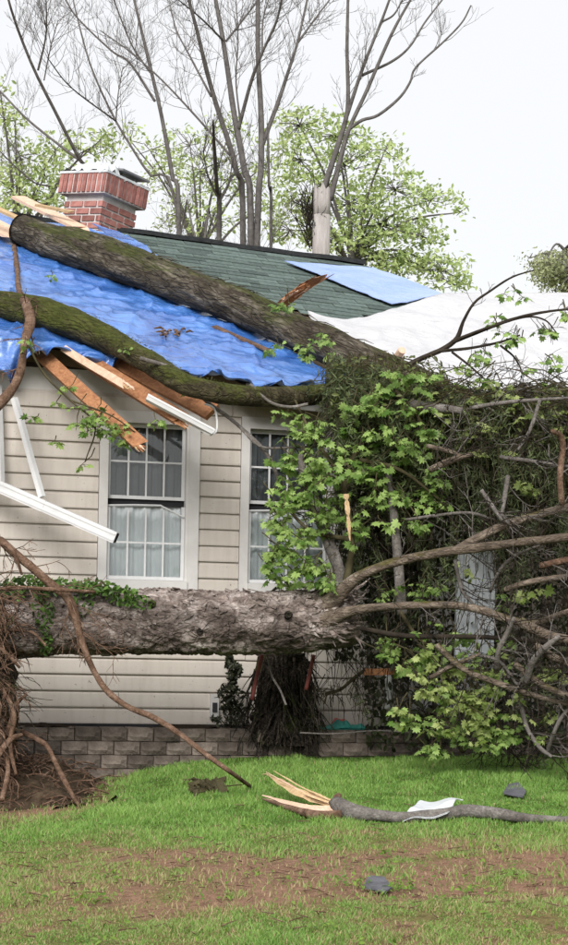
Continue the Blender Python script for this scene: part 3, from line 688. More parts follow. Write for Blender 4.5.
# the hem hangs down over the broken eave
nd = 16; D = np.zeros((na, nd, 3))
for i in range(na):
    a = ab.reshape(na, nb, 3)[i, -1, 0]; u = -90 + 442 * i / (na - 1)
    L = 0.30 * (1 - sstep(8, 36, u)) - 0.02 * sstep(60, 120, u) + 0.05 * (1 - sstep(95, 130, u)) * sstep(20, 45, u) + 0.03 + 0.03 * math.sin(u * 0.21) + 0.03 * math.sin(u * 0.083)
    for j in range(nd):
        t = (j + 1) / nd
        D[i, j] = G[i, -1] + UP * (-L * t) + NF * (0.06 * math.sin(t * 1.5) + (.15 + .85 * (1 - sstep(20, 60, u))) * 0.075 * math.sin(a * 15 + t * 3 + 1.5 * math.sin(a * 5)) * t + 0.05 * math.sin(a * 37 + 6 * t + 2 * math.sin(a * 9)) * t) + EX * 0.03 * math.sin(a * 23) * t
q = solid(np.concatenate([G, D], 1), 0.004, RN); tp = q.obj('blue_tarp', MT['tarp'], smooth=True)
tag(tp, 'large wrinkled blue tarp hanging over the eave, under the two logs on the roof', 'tarp')

def roof_sheet(corners, na, nb, off, wr_amp, frq, seed, edge=0.0):
    G = np.zeros((na, nb, 3))
    for i in range(na):
        for j in range(nb):
            uv = bilin(corners, i / (na - 1), j / (nb - 1)); G[i, j] = roof(uv[0], uv[1], off)
    fl = G.reshape(-1, 3); ab = np.stack([(fl - R0) @ RA, (fl - R0) @ RB, np.zeros(len(fl))], -1)
    h = wr_amp * (fbm(ab * np.array(frq) + seed, 4) + 0.6 * np.abs(fbm(ab * np.array(frq) * 2.2 + seed + 7, 3)))
    return (fl + RN * h[:, None]).reshape(na, nb, 3)
G = roof_sheet(((284, 261), (374, 267), (446, 294), (392, 304)), 60, 40, 0.045, 0.012, (1.5, 3, 1), 3)
tp = solid(G, 0.004, RN).obj('blue_tarp', MT['tarp_pale'], smooth=True); tag(tp, 'small pale blue tarp patch at the right end of the green shingles', 'tarp')
# white sheet over the right end: rows between an upper and a lower edge
ue = [(308, 309), (345, 318), (388, 309), (425, 299), (446, 294), (500, 292), (560, 292), (640, 296)]
le = [(312, 330), (345, 352), (388, 380), (425, 400), (455, 412), (500, 420), (560, 424), (640, 430)]
ueR = resample(np.hstack([np.array(ue, float), np.zeros((8, 1))]), 90); leR = resample(np.hstack([np.array(le, float), np.zeros((8, 1))]), 90)
G = np.zeros((90, 50, 3))
for i in range(90):
    for j in range(50):
        uv = ueR[i] + (leR[i] - ueR[i]) * (j / 49); G[i, j] = roof(uv[0], uv[1], 0.055)
fl = G.reshape(-1, 3); ab = np.stack([(fl - R0) @ RA, (fl - R0) @ RB, np.zeros(len(fl))], -1)
h = 0.022 * fbm(ab * np.array([0.9, 1.9, 1]) + 3, 5, .55) + (0.05 * np.abs(fbm(ab * np.array([2.2, 0.7, 1]) + 9, 3)) + 0.04 * (1 - np.clip(np.abs(fbm(ab * np.array([1.3, 1.1, 1]) + 21, 3)) * 1.5, 0, 1)) ** 4) * np.tile(sstep(0, .25, np.linspace(0, 1, 50)), 90)
G = (fl + RN * h[:, None]).reshape(90, 50, 3)
tp = solid(G, 0.005, RN).obj('white_tarp', MT['tarp2'], smooth=True); tag(tp, 'bright white tarp stretched over the right half of the roof', 'tarp')

def sliver(pts, w, t, mat, parent, name='split_wood', up=None, sharp=1.6):
    up = UP + np.array([0, -.5, 0]) if up is None else up
    pts = resample(np.array(pts), 16); n = len(pts); q = MB(); V = []
    for i, p in enumerate(pts):
        f_ = i / (n - 1); d = nrm(np.gradient(pts, axis=0)[i]); s_ = nrm(np.cross(d, up)); u_ = np.cross(s_, d); ww = w * (1 - f_ ** sharp) * (1 + .3 * rng.normal()) + .003; tt = t * (1 - f_ ** 2) + .002; tw_ = rng.normal(0, .004)
        V += [p + s_ * ww + u_ * tw_, p + u_ * tt, p - s_ * ww, p - u_ * tt]
    q.add(V, [np.array([(i * 4 + k, i * 4 + (k + 1) % 4, i * 4 + 4 + (k + 1) % 4, i * 4 + 4 + k) for i in range(n - 1) for k in range(4)]), np.array([[3, 2, 1, 0]])]); return q.obj(name, MT[mat], parent)
# ------------------------------------------------------------------ logs on the roof
def rooflog(pts, n, seg, nz, nf, stretch=2.5):
    out = []; rr = []
    for (u, v, r) in pts: out.append(roof(u, v, r + 0.07)); rr.append(r)
    q = MB(); q.tube(out, rr, seg, n, nz, nf, True, None, stretch, 0.03); return q, out, rr
q, lp, lr = rooflog([(u_, v_, r_ * .87) for u_, v_, r_ in [(22, 230, .165), (60, 243, .19), (105, 257, .205), (150, 273, .20), (200, 292, .19), (240, 308, .19), (290, 329, .18), (345, 353, .165), (400, 374, .15), (440, 392, .13)]], 190, 48, .13, 7)
lt = thing('fallen_log', lp[0] - RN * .2, 'thick bark covered log lying diagonally across the roof in front of the chimney', 'log')
tk = q.obj('trunk', MT['bark_top'], lt, smooth=True)
q = MB(); tdir = nrm(lp[0] - lp[1]); q.tube([lp[0] + tdir * .0, lp[0] + tdir * 0.012], [.165, .15], 26, None, .06, 9); q.obj('cut_end', MT['stump'], lt)
# short knots, the snapped limb and bark ridges
b0 = roof(284, 303, .20); b1 = roof(305, 287, .45); b2 = roof(327, 274, .70)
sliver([b0, b1, b2], .062, .05, 'rafter', lt, 'snapped_limb', RN, 3.2)
for k in range(9):
    j_ = rng.normal(0, .022, 3); f_ = rng.uniform(.55, 1.0); sliver([b0 + j_, b0 + (b1 - b0) * f_ + j_ * 1.4, b0 + (b2 - b0) * f_ + j_ * 1.6], rng.uniform(.012, .024), .012, ('rafter', 'pink')[k % 2], lt, 'splinter', RN, 2.5)
q = MB(); q.tube([roof(398, 356, .25), roof(402, 350, .32)], [.036, .032], 10, 5, .15); q.obj('cut_limb', MT['pink'], lt)
q = MB()
for k in range(90):
    t = rng.uniform(0.15, 0.98); i = int(t * 8.99); f_ = t * 9 - int(t * 9); c = lp[i] * (1 - f_) + lp[min(i + 1, 9)] * f_; r = lr[i]
    d = nrm(lp[min(i + 1, 9)] - lp[max(min(i, 8), 0)]); s_ = nrm(np.cross(d, RN)); an = rng.uniform(0.2, 2.4); nn = RN * math.sin(an) - s_ * math.cos(an)
    l_ = rng.uniform(.06, .28); p0 = c + nn * r * 0.98
    q.tube([p0, p0 + d * l_ * .5 + nn * .025, p0 + d * l_ + nn * rng.uniform(.0, .05) + s_ * rng.normal(0, .03)], [.006, .005, .002], 4, None)
q.obj('bark_strip', MT['bark_top'], lt, kind='stuff')
q, mp_, mr_ = rooflog([(-60, 294, .115), (0, 305, .108), (50, 316, .125), (100, 335, .115), (145, 361, .092), (185, 384, .085), (225, 394, .076), (280, 397, .08), (335, 393, .078)], 150, 34, .15, 9)
mt_ = thing('mossy_log', mp_[1] - RN * .13, 'slimmer curved log thick with green moss along the eave over the blue tarp', 'log')
q.obj('trunk', MT['bark_moss'], mt_, smooth=True)
q = MB(); pts = []
for k in range(1800):
    t = rng.uniform(0, 7.99); i = int(t); f_ = t - i; c = mp_[i] * (1 - f_) + mp_[i + 1] * f_; d = nrm(mp_[i + 1] - mp_[i]); s_ = nrm(np.cross(d, RN)); an = rng.uniform(-.5, 3.3)
    pts.append(c + (RN * math.sin(an) - s_ * math.cos(an)) * mr_[i] * rng.uniform(.98, 1.08))
leaves(q, np.array(pts), rng.uniform(.008, .018, len(pts)), 'oval', (.02, .022, .005), (.085, .09, .018), (0, -.5, 1), 1.0); q.obj('moss', MT['leafcol'], mt_, kind='stuff')

# ------------------------------------------------------------------ torn boards and plywood by the chimney
def beam(name, p0, p1, w, h, mat, facing, label, cat, group=None, jag=0.0, parts=None):
    p0, p1 = np.asarray(p0), np.asarray(p1); d = nrm(p1 - p0); s_ = nrm(np.cross(d, facing)); f_ = np.cross(s_, d)
    n = 9; ring = [(-1, -1), (1, -1), (1, 1), (-1, 1)]; V = []; m = 8
    for i in range(m):
        t = i / (m - 1); c = p0 + (p1 - p0) * t + s_ * 0.003 * math.sin(5 * t)
        for (a, b) in ring:
            e = 0
            if i == m - 1: e = jag * rng.uniform(-1, 1)
            if i == 0: e = -jag * rng.uniform(-.5, .5)
            V.append(c + s_ * a * h / 2 + f_ * b * w / 2 + d * e)
    F_ = [(i * 4 + k, i * 4 + (k + 1) % 4, (i + 1) * 4 + (k + 1) % 4, (i + 1) * 4 + k) for i in range(m - 1) for k in range(4)]
    nsp = 7 if jag > .03 and name == 'broken_rafter' else 0
    q = MB(); q.add(V, [np.array(F_), np.array([[3, 2, 1, 0], [m * 4 - 4, m * 4 - 3, m * 4 - 2, m * 4 - 1]])]); o = q.obj(name, mat)
    for k in range(nsp):
        b_ = p1 + s_ * rng.uniform(-.42, .42) * h + f_ * rng.uniform(-.4, .4) * w - d * .04; sliver([b_, b_ + d * .05, b_ + d * rng.uniform(.08, .16) + s_ * rng.normal(0, .008)], rng.uniform(.006, .014), .006, ('rafter', 'pale', 'pink')[k % 3], o, 'splinter', f_, 1.4)
    return tag(o, label, cat, group)
fr = -ray(100, 400); fr2 = fr + UP * .45
beam('torn_board', roof(18, 197, .22), roof(80, 228, .30), .03, .17, MT['pink'], RN, 'pale torn board lying behind the upper end of the roof log', 'board', jag=.08)
beam('torn_board', roof(-30, 212, .16), roof(16, 236, .12), .03, .30, MT['pink'], RN, 'pinkish torn plywood at the left edge of the roof', 'board', jag=.08)
beam('torn_board', roof(38, 205, .36), roof(72, 212, .40), .025, .06, MT['pale'], RN, 'short yellowish splinter of lumber left of the chimney', 'splinter', jag=.05)
beam('torn_board', roof(-20, 200, .4), roof(26, 222, .3), .025, .09, MT['pale'], RN, 'long yellow split board above the torn plywood', 'board', jag=.06)
G = roof_sheet(((92, 222), (118, 230), (134, 240), (112, 237)), 14, 10, .25, .02, (4, 4, 1), 5); tp = solid(G, .004, RN).obj('tarp_scrap', MT['tarp'], smooth=True); tag(tp, 'small blue tarp scrap at the foot of the brick chimney', 'tarp')
# broken rafters
beam('broken_rafter', WP(wall(42, 358)[0], wall(42, 358)[1], .10), P(139, 444, 13.95), .038, .115, MT['rafter'], fr2, 'lowest broken orange rafter, its end hanging over the top of the window', 'rafter', 'rafters torn out of the eave', .05)
beam('broken_rafter', WP(wall(74, 355)[0], wall(74, 355)[1], .12), P(182, 420, 14.05), .038, .125, MT['rafter'], fr2, 'middle broken orange rafter pointing at the window corner', 'rafter', 'rafters torn out of the eave', .04)
beam('broken_rafter', WP(wall(112, 362)[0], wall(112, 362)[1], .16), P(213, 413, 14.15), .038, .15, MT['rafter'], fr2, 'upper broken orange rafter capped by a white gutter piece', 'rafter', 'rafters torn out of the eave', .01)
beam('broken_rafter', WP(wall(60, 352)[0], wall(60, 352)[1], .22), P(124, 385, 14.2), .03, .06, MT['pink'], fr, 'thin pale lath lying between the broken rafters', 'lath', None, .04)
# gutter piece
q = MB(); a = P(148, 396, 14.02); b = P(214, 431, 13.98); d = nrm(b - a); n_ = nrm(np.cross(d, np.array([0, 1.0, 0]))); n_ = n_ if n_[2] > 0 else -n_; bk = np.array([0, 1.0, 0])
prof = [(0.0, 0.0), (0.0, 0.015), (0.012, -0.03), (0.05, -0.045), (0.085, -0.03), (0.09, 0.02), (0.087, 0.02), (0.082, -0.026), (0.05, -0.04), (0.014, -0.026), (0.004, 0.013)]
V = [];
for t in (0, .33, .66, 1):
    c = a + (b - a) * t
    for (o, h) in prof: V.append(c + bk * (o - .045) + n_ * h)
k = len(prof); F_ = [(i * k + j, i * k + (j + 1) % k, (i + 1) * k + (j + 1) % k, (i + 1) * k + j) for i in range(3) for j in range(k)]
q.add(V, [np.array(F_)]); gt = thing('gutter_piece', a, 'short white gutter piece dangling from the end of the upper rafter', 'gutter'); q.obj('trough', MT['white'], gt)
q = MB(); e = P(211, 418, 14.0); q.tube([P(205, 404, 14.02), P(214, 408, 13.98), P(217, 420, 13.97), P(216, 432, 13.96), P(208, 434, 13.98), P(196, 427, 14.0)], .008, 6, 16); q.obj('end_hanger', MT['white'], gt)
# fallen downspout and strap
dsp = thing('downspout', P(0, 487, 14.35), 'long white downspout fallen diagonally across the siding towards the window', 'downspout')
q = MB(); a = P(-70, 456, 14.5); b = P(116, 538, 14.25); d = nrm(b - a); s_ = nrm(np.cross(d, fr)); f_ = np.cross(s_, d)
for t0, t1 in ((0, .62), (.621, 1)):
    q.box((a + (b - a) * (t0 + t1) / 2), (d, s_, f_), (np.linalg.norm(b - a) * (t1 - t0) / 2, .045 if t0 else .047, .033))
for k in (-.5, .5): q.box((a + b) / 2 + s_ * k * .05 + f_ * .034, (d, s_, f_), (np.linalg.norm(b - a) / 2 * .99, .007, .004))
q.obj('pipe', MT['white'], dsp); q = MB(); q.box(b + d * .0035, (d, s_, f_), (.003, .038, .027)); q.obj('end_shade_plate', MT['dark'], dsp)  # dark plate on the solid pipe, painted as its shaded hollow
q = MB(); q.tube([P(14, 398, 14.5), P(22, 425, 14.48), P(30, 455, 14.44), P(42, 497, 14.38)], [.03, .03, .03, .03], 4, 12); tag(q.obj('gutter_strap', MT['white']), 'narrow white bent strip standing on the fallen downspout', 'strip')
q = MB(); q.tube([P(-2, 385, 14.6), P(0, 440, 14.58), P(1, 482, 14.55)], .03, 4, 8); tag(q.obj('gutter_strap', MT['white']), 'upright white strip at the left edge of the siding', 'strip')

# ------------------------------------------------------------------ generic branch helpers
def pl(pts, Y, dY=0.0, j=0.0):
    """photo polyline -> 3D polyline at depth Y sloping by dY along its length"""
    n = len(pts); out = []
    for i, p in enumerate(pts):
        y = p[2] if len(p) > 2 else Y + dY * i / max(n - 1, 1) + (rng.normal(0, j) if j else 0)
        out.append(P(p[0], p[1], y))
    return np.array(out)
def px(r, Y): return r * Y / F
def grow(q, p, d, L, r, depth, up=0.15, seg=4, wig=0.25, tips=None):
    n = 5; pts = [np.array(p)]; d = nrm(d)
    for i in range(n - 1):
        d = nrm(d + rng.normal(0, wig, 3) * 0.5 + UP * up * 0.3); pts.append(pts[-1] + d * L / (n - 1))
    q.tube(pts, np.linspace(r, max(r * .35, .0018), n), seg, None, cap=False)
    if tips is not None: tips.append((pts[-1], d))
    if depth > 0:
        for k in range(rng.integers(2, 5)):
            t = rng.uniform(.25, .95); i = min(int(t * (n - 1)), n - 2); b = pts[i] + (pts[i + 1] - pts[i]) * (t * (n - 1) - i)
            dd = nrm(pts[i + 1] - pts[i]); sd_ = rng.normal(0, 1, 3); sd_ -= dd * np.dot(sd_, dd); sd_ = nrm(sd_)
            grow(q, b, dd * .8 + sd_ * rng.uniform(.45, .85), L * rng.uniform(.4, .65), r * .55, depth - 1, up, seg, wig, tips)
def twigs_on(q, line, n, L, r, depth, up=0.15, t0=0.25, seg=4, out=0.8, tips=None, wig=.25):
    line = np.asarray(line)
    for k in range(n):
        t = rng.uniform(t0, 1) * (len(line) - 1); i = min(int(t), len(line) - 2); b = line[i] + (line[i + 1] - line[i]) * (t - i)
        dd = nrm(line[i + 1] - line[i]); sd_ = rng.normal(0, 1, 3); sd_ -= dd * np.dot(sd_, dd); sd_ = nrm(sd_)
        grow(q, b, dd * .7 + sd_ * out, L * rng.uniform(.45, 1.1), r, depth, up, seg, wig, tips)

# ------------------------------------------------------------------ fallen tree in front of the wall
tx = [(-60, 626, 13.50, .27), (0, 623, 13.6, .262), (60, 622, 13.65, .256), (130, 622, 13.7, .252), (200, 623, 13.72, .25), (270, 623, 13.75, .245), (325, 621, 13.78, .235), (352, 619, 13.8, .20)]
tp_ = [P(u, v, Y) for u, v, Y, r in tx]; tr_ = [r for *_, r in tx]
ft = thing('fallen_tree', np.array([tp_[0][0], tp_[0][1], gz_at(tp_[0][0], 13.0)]), 'huge flaky barked tree trunk fallen level along the front of the house, roots at left', 'tree')
q = MB(); q.tube(tp_, tr_, 72, 300, .075, 6, True, None, 2.0, .05)
V = q.V[0]; body = V[:-2].reshape(300, 72, 3); cen = body.mean(1, keepdims=True); D = body - cen
nn = np.abs(fbm(body.reshape(-1, 3) * np.array([9, 26, 26]), 4, .6)).reshape(300, 72, 1); n3 = fbm(body.reshape(-1, 3) * np.array([40, 70, 70]), 2).reshape(300, 72, 1)
V[:-2] = (cen + D * (1 - 0.10 * np.clip(.35 - nn, 0, 1) / .35 + 0.030 * n3)).reshape(-1, 3); q.V[0] = V
q.obj('trunk', MT['bark_low'], ft, smooth=True)
# loose bark flakes
q = MB()
for k in range(520):
    t = rng.uniform(.5, 6.8); i = int(t); f_ = t - i; c = tp_[i] * (1 - f_) + tp_[i + 1] * f_; an = rng.uniform(-.6, 2.6); nn = np.array([0, -math.cos(an), math.sin(an)]); nn = nrm(nn); d = nrm(tp_[i + 1] - tp_[i]); s_ = np.cross(d, nn)
    c = c + nn * (tr_[i] * rng.uniform(.93, 1.02)); a_ = rng.normal(0, .9); d2 = d * math.cos(a_) + s_ * math.sin(a_); l_, w_ = rng.uniform(.015, .055), rng.uniform(.006, .018); n2 = nrm(nn + rng.normal(0, .3, 3)); s2 = nrm(np.cross(n2, d2)); d2 = np.cross(s2, n2)
    q.box(c, (d2, s2, n2), (l_, w_, .0035))
q.obj('bark_flakes', MT['bark_low'], ft, kind='stuff')
q = MB()
for k in range(110):
    u = rng.uniform(310, 356); an = rng.uniform(-.9, 2.4); c = P(u, 620, 13.78) + np.array([0, -math.cos(an), math.sin(an)]) * rng.uniform(.17, .24); d = nrm(np.array([rng.uniform(.2, 1), -math.cos(an) * rng.uniform(0, .8), math.sin(an) * rng.uniform(-.2, .8)])); l_ = rng.uniform(.05, .16)
    q.tube([c, c + d * l_ * .5, c + d * l_ + rng.normal(0, .015, 3)], [rng.uniform(.006, .014), .008, .002], 5, None)
q.obj('shredded_bark', MT['bark_low'], ft, kind='stuff')
q = MB()
for (u, v) in ((152, 604), (288, 615), (200, 632)):
    c = hit(u, v, P(u, 622, 13.47), np.array([0, -1.0, 0])); q.tube([c + np.array([0, .06, 0]), c, c + np.array([0, .012, 0])], [.03, .026, .012], 12, None, .3, 20)
q.obj('knot', MT['stump'], ft, smooth=True)
def limb(name, pts, rads, Y, dY, parent, mat, n=56, seg=12, nz=.20, nf=9, j=0.0):
    l_ = pl(pts, Y, dY, j); q = MB(); q.tube(l_, [px(r, Y) for r in rads], seg, n, nz, nf, True, None, 3.0); q.obj(name, mat, parent, smooth=True); return l_
LB = []
LB.append(limb('limb', [(310, 616), (330, 603), (346, 587), (364, 574), (400, 561), (440, 553), (500, 545), (568, 537), (640, 528)], [14, 9.5, 6, 4.8, 4.3, 4.2, 4.2, 4.3, 4.0], 13.7, -.7, ft, MT['limb']))
LB.append(limb('limb', [(455, 551), (478, 538), (505, 525), (535, 516), (568, 507), (640, 488)], [4.2, 4, 3.9, 3.8, 3.8, 3.4], 13.35, .1, ft, MT['limb']))
LB.append(limb('limb', [(312, 624), (332, 617), (352, 611), (385, 607), (445, 605), (480, 610), (510, 620), (535, 623), (556, 616), (575, 610), (640, 596)], [12, 8, 4.6, 3.7, 3.5, 3.7, 3.7, 3.4, 3.0, 2.9, 2.9], 13.65, -.8, ft, MT['limb']))
LB.append(limb('limb', [(336, 600), (340, 575), (330, 545), (316, 510), (306, 485), (300, 455)], [6.5, 6, 5.5, 5, 4.5, 3], 13.75, .1, ft, MT['grey']))
LB.append(limb('limb', [(520, 622), (545, 634), (568, 640), (640, 655)], [5, 4.5, 4, 4], 13.0, -.1, ft, MT['limb'], 20))
LB.append(limb('limb', [(402, 615), (398, 560), (394, 520), (388, 470)], [5, 4.5, 4, 3], 13.75, .2, ft, MT['grey'], 24))
for pts, r, Y, m in (
    ([(360, 628), (405, 636), (480, 637), (530, 641), (600, 648)], 2.6, 13.4, 'twig'), ([(437, 645), (452, 660), (470, 673), (500, 684), (535, 696), (600, 712)], 3.0, 13.2, 'limb'),
    ([(430, 678), (450, 667), (480, 654)], 2.2, 13.3, 'limb'), ([(515, 664), (530, 676), (552, 690), (600, 706)], 3.2, 13.1, 'limb'),
    ([(526, 684), (533, 662), (545, 648), (560, 636)], 3.2, 13.0, 'grey'), ([(496, 670), (499, 650), (508, 632), (514, 618)], 2.6, 13.1, 'grey'),
    ([(520, 700), (527, 728), (540, 748), (552, 757)], 2.2, 13.3, 'grey'), ([(545, 758), (556, 728), (566, 712), (590, 690)], 2.0, 13.2, 'grey'),
    ([(535, 645), (560, 660), (600, 672)], 4.0, 13.0, 'limb'), ([(476, 655), (500, 662), (520, 690)], 1.6, 13.3, 'grey'),
    ([(505, 590), (530, 582), (568, 577), (600, 575)], 3.0, 13.2, 'limb'), ([(540, 566), (568, 560), (600, 556)], 3.4, 13.3, 'vine'),
    ([(481, 490), (492, 506), (502, 521)], 2.2, 13.4, 'grey'), ([(508, 476), (505, 495), (501, 518)], 2.4, 13.5, 'grey'), ([(562, 505), (560, 480), (561, 462), (563, 447), (560, 435), (552, 431)], 3.0, 13.2, 'vine'),
    ([(500, 457), (530, 461), (560, 466), (600, 470)], 2.0, 13.5, 'grey'), ([(430, 470), (450, 461), (472, 454)], 3.4, 13.6, 'limb'), ([(427, 446), (445, 450), (460, 455)], 2.4, 13.7, 'limb'),
    ([(410, 404), (432, 407), (462, 411)], 5.0, 13.9, 'grey'), ([(405, 520), (440, 515), (470, 513), (495, 520)], 1.5, 13.7, 'grey'),
    ([(540, 400), (530, 430), (518, 450)], 1.8, 13.6, 'grey'), ([(470, 408), (510, 402), (568, 398)], 2.0, 13.8, 'grey'), ([(455, 560), (462, 590), (474, 605)], 1.8, 13.6, 'grey'),
    ([(490, 592), (500, 570), (515, 556), (540, 545)], 1.6, 13.4, 'grey')):
    LB.append(limb('branch', pts, [r] * (len(pts) - 1) + [r * .7], Y, -.15, ft, MT[m], 16, 7, .12, 20, .03))
q = MB()
for l_ in LB: twigs_on(q, l_, 5, .45, .0055, 2, .05, .15, 4, .9)
q.obj('twigs', MT['twig'], ft, kind='stuff')
q = MB()
for l_ in LB: twigs_on(q, l_, 3, .40, .0050, 1, .05, .15, 4, .9)
q.obj('pale_twigs', MT['grey'], ft, kind='stuff')
# root plate at the left
rc = P(-58, 700, 13.35); q = MB(); n1, n2 = 60, 44; G = np.zeros((n1, n2, 3))
for i in range(n1):
    for j in range(n2):
        th = 2 * math.pi * i / (n1 - 1); ph = math.pi * j / (n2 - 1); G[i, j] = (math.sin(ph) * math.cos(th), math.sin(ph) * math.sin(th), math.cos(ph))
fl = G.reshape(-1, 3); r = 1 + 0.30 * fbm(fl * 2.4, 4) + 0.10 * fbm(fl * 9 + 4, 3); G = (rc + fl * r[:, None] * np.array([.48, .42, .93])).reshape(n1, n2, 3); q.grid(G, flip=True); q.obj('root_plate', MT['soil'], ft, smooth=True)
rts = [([(0, 540, 13.2), (18, 556, 13.1), (36, 571, 13.05), (55, 588, 13.05), (66, 595, 13.05), (74, 612, 13.05), (80, 635, 13.05), (90, 663, 13.0), (106, 690, 12.95), (128, 707, 12.85), (152, 717, 12.75), (178, 733, 12.6), (205, 754, 12.4), (230, 772, 12.25)], [4.2, 4.2, 4.2, 4.6, 5, 4.4, 3.8, 3.4, 3.2, 3.0, 3.0, 2.8, 2.4, 2.1], 'vine')]
rts[0][0].append(tuple([252, 788, ghit(252, 788)[1]])); rts[0][1].append(2)
for pts, r, m in rts:
    q = MB(); l_ = pl(pts, 13); q.tube(l_, [px(a, 13) for a in r], 10, 90, .14, 16, True, None, 3); q.obj('root', MT[m], ft, smooth=True)
    qq = MB(); twigs_on(qq, l_[:8], 16, .35, .005, 2, -.1, 0); qq.obj('rootlets', MT['vine'], ft, kind='stuff')
g0 = ghit(80, 808)
for pts, r in (([(22, 732, 13.1), (40, 741, 13.0), (48, 748, 13.0), (56, 764, 12.8), (66, 784, 12.5), (80, 808, g0[1])], 2.6), ([(-10, 632, 13.0), (20, 630, 12.95), (34, 634, 12.9), (46, 646, 12.9)], 1.8), ([(-10, 640, 12.9), (8, 655, 12.9), (20, 668, 12.9)], 2.0),
               ([(-10, 590, 13.0), (20, 588, 13.0), (60, 590, 12.95), (95, 592, 13.1)], 2.2), ([(0, 745, 12.9), (10, 725, 12.9), (16, 705, 12.9), (26, 695, 12.9)], 2.4), ([(4, 690, 12.9), (14, 715, 12.85), (10, 745, 12.8), (16, 775, 12.7)], 2.4), ([(-6, 540, 13.1), (12, 550, 13.0), (22, 575, 13.0)], 2.0),
               ([(-5, 760, 12.7), (10, 740, 12.8), (22, 735, 12.9)], 3.0), ([(2, 800, 12.4), (8, 770, 12.7), (4, 740, 12.9)], 2.5)):
    q = MB(); l_ = pl(pts, 13); q.tube(l_, [px(r, 13)] * (len(l_) - 1) + [px(r * .7, 13)], 7, 30, .15, 18); q.obj('root', MT['vine'], ft, smooth=True)
q = MB()
for k in range(260):
    a, b = rng.uniform(-1.2, 1.2), rng.uniform(-1, .9); p = rc + np.array([.44 * math.cos(a), -.36 * abs(math.cos(a)) - .05, .9 * b * 1.0]); p[2] = max(p[2], gz_at(p[0], p[1]) + .02)
    grow(q, p, np.array([.5, -.4, rng.normal(-.2, .6)]), rng.uniform(.12, .42), rng.uniform(.003, .009), 1, -.5, 4, .5)
q.obj('rootlets', MT['vine'], ft, kind='stuff')
q = MB()
for k in range(160):
    p = rc + np.array([rng.uniform(.15, .5), -.35 + rng.normal(0, .06), rng.uniform(-.8, .8)]); p[2] = max(p[2], gz_at(p[0], p[1]) + .02)
    grow(q, p, np.array([.4, -.3, rng.normal(-.2, .7)]), rng.uniform(.1, .4), rng.uniform(.003, .007), 1, -.5, 4, .5)
q.obj('dark_rootlets', MT['stump'], ft, kind='stuff')

# soil heap below the root plate (loose earth)
q = MB(); hc = ghit(20, 805); G = np.zeros((60, 40, 3))
for i, x in enumerate(np.linspace(-1.3, .75, 60)):
    for j, y in enumerate(np.linspace(-.55, 1.1, 40)):
        e = max(0, 1 - (max(x, 0) / .52) ** 2 - (min(x, 0) / 1.6) ** 2) * max(0, 1 - ((y - .5) / .95) ** 2); X, Y_ = hc[0] + x, hc[1] + y
        G[i, j] = (X, Y_, gz_at(X, Y_) - .02 + .30 * e)
fl = G.reshape(-1, 3); fl[:, 2] += .05 * fbm(fl * 7, 4); G = fl.reshape(60, 40, 3); q.grid(G); sh = q.obj('soil_heap', MT['soil'], smooth=True); sh['kind'] = 'structure'
q = MB()
for k in range(420):
    x, y = rng.uniform(-.9, .6), rng.uniform(-.45, .9); X, Y_ = hc[0] + x, hc[1] + y; e = max(0, 1 - (max(x, 0) / .52) ** 2 - (min(x, 0) / 1.6) ** 2) * max(0, 1 - ((y - .5) / .95) ** 2); p = np.array([X, Y_, gz_at(X, Y_) + .30 * e]); a_ = rng.uniform(0, 6.28); l_ = rng.uniform(.04, .25)
    q.tube([p, p + np.array([math.cos(a_) * l_ * .5, math.sin(a_) * l_ * .5, .03]), p + np.array([math.cos(a_) * l_, math.sin(a_) * l_, rng.uniform(-.02, .04)])], rng.uniform(.002, .006), 4)
tag(q.obj('twig_litter', MT['vine'], kind='stuff'), 'broken rootlets and twigs littering the loose earth heap', 'twigs')

# ivy on the trunk
def clump(mb, u, v, ru, rv, Y, dY, n, size, kind, c1, c2, face=(0, -.7, .6), spread=.7):
    a = rng.uniform(0, 2 * math.pi, n); r = np.sqrt(rng.random(n)); pts = np.array([P(u + ru * math.cos(x) * y, v + rv * math.sin(x) * y, Y + rng.normal(0, dY)) for x, y in zip(a, r)])
    leaves(mb, pts, rng.uniform(*size, n), kind, c1, c2, face, spread)
q = MB()
for (u, v, ru, rv, n) in ((30, 585, 22, 9, 130), (60, 586, 25, 8, 130), (95, 588, 22, 8, 150), (122, 596, 16, 10, 90), (42, 610, 12, 22, 130), (46, 640, 7, 16, 70), (80, 606, 14, 10, 40), (140, 603, 14, 7, 40), (12, 590, 14, 10, 60)):
    clump(q, u, v, ru, rv, 13.42, .05, n, (.03, .07), 'oval', (.022, .05, .010), (.13, .24, .04))
ivy = q.obj('ivy', MT['leafcol'], kind='stuff'); tag(ivy, 'green ivy leaves growing over the left end of the fallen trunk', 'ivy')

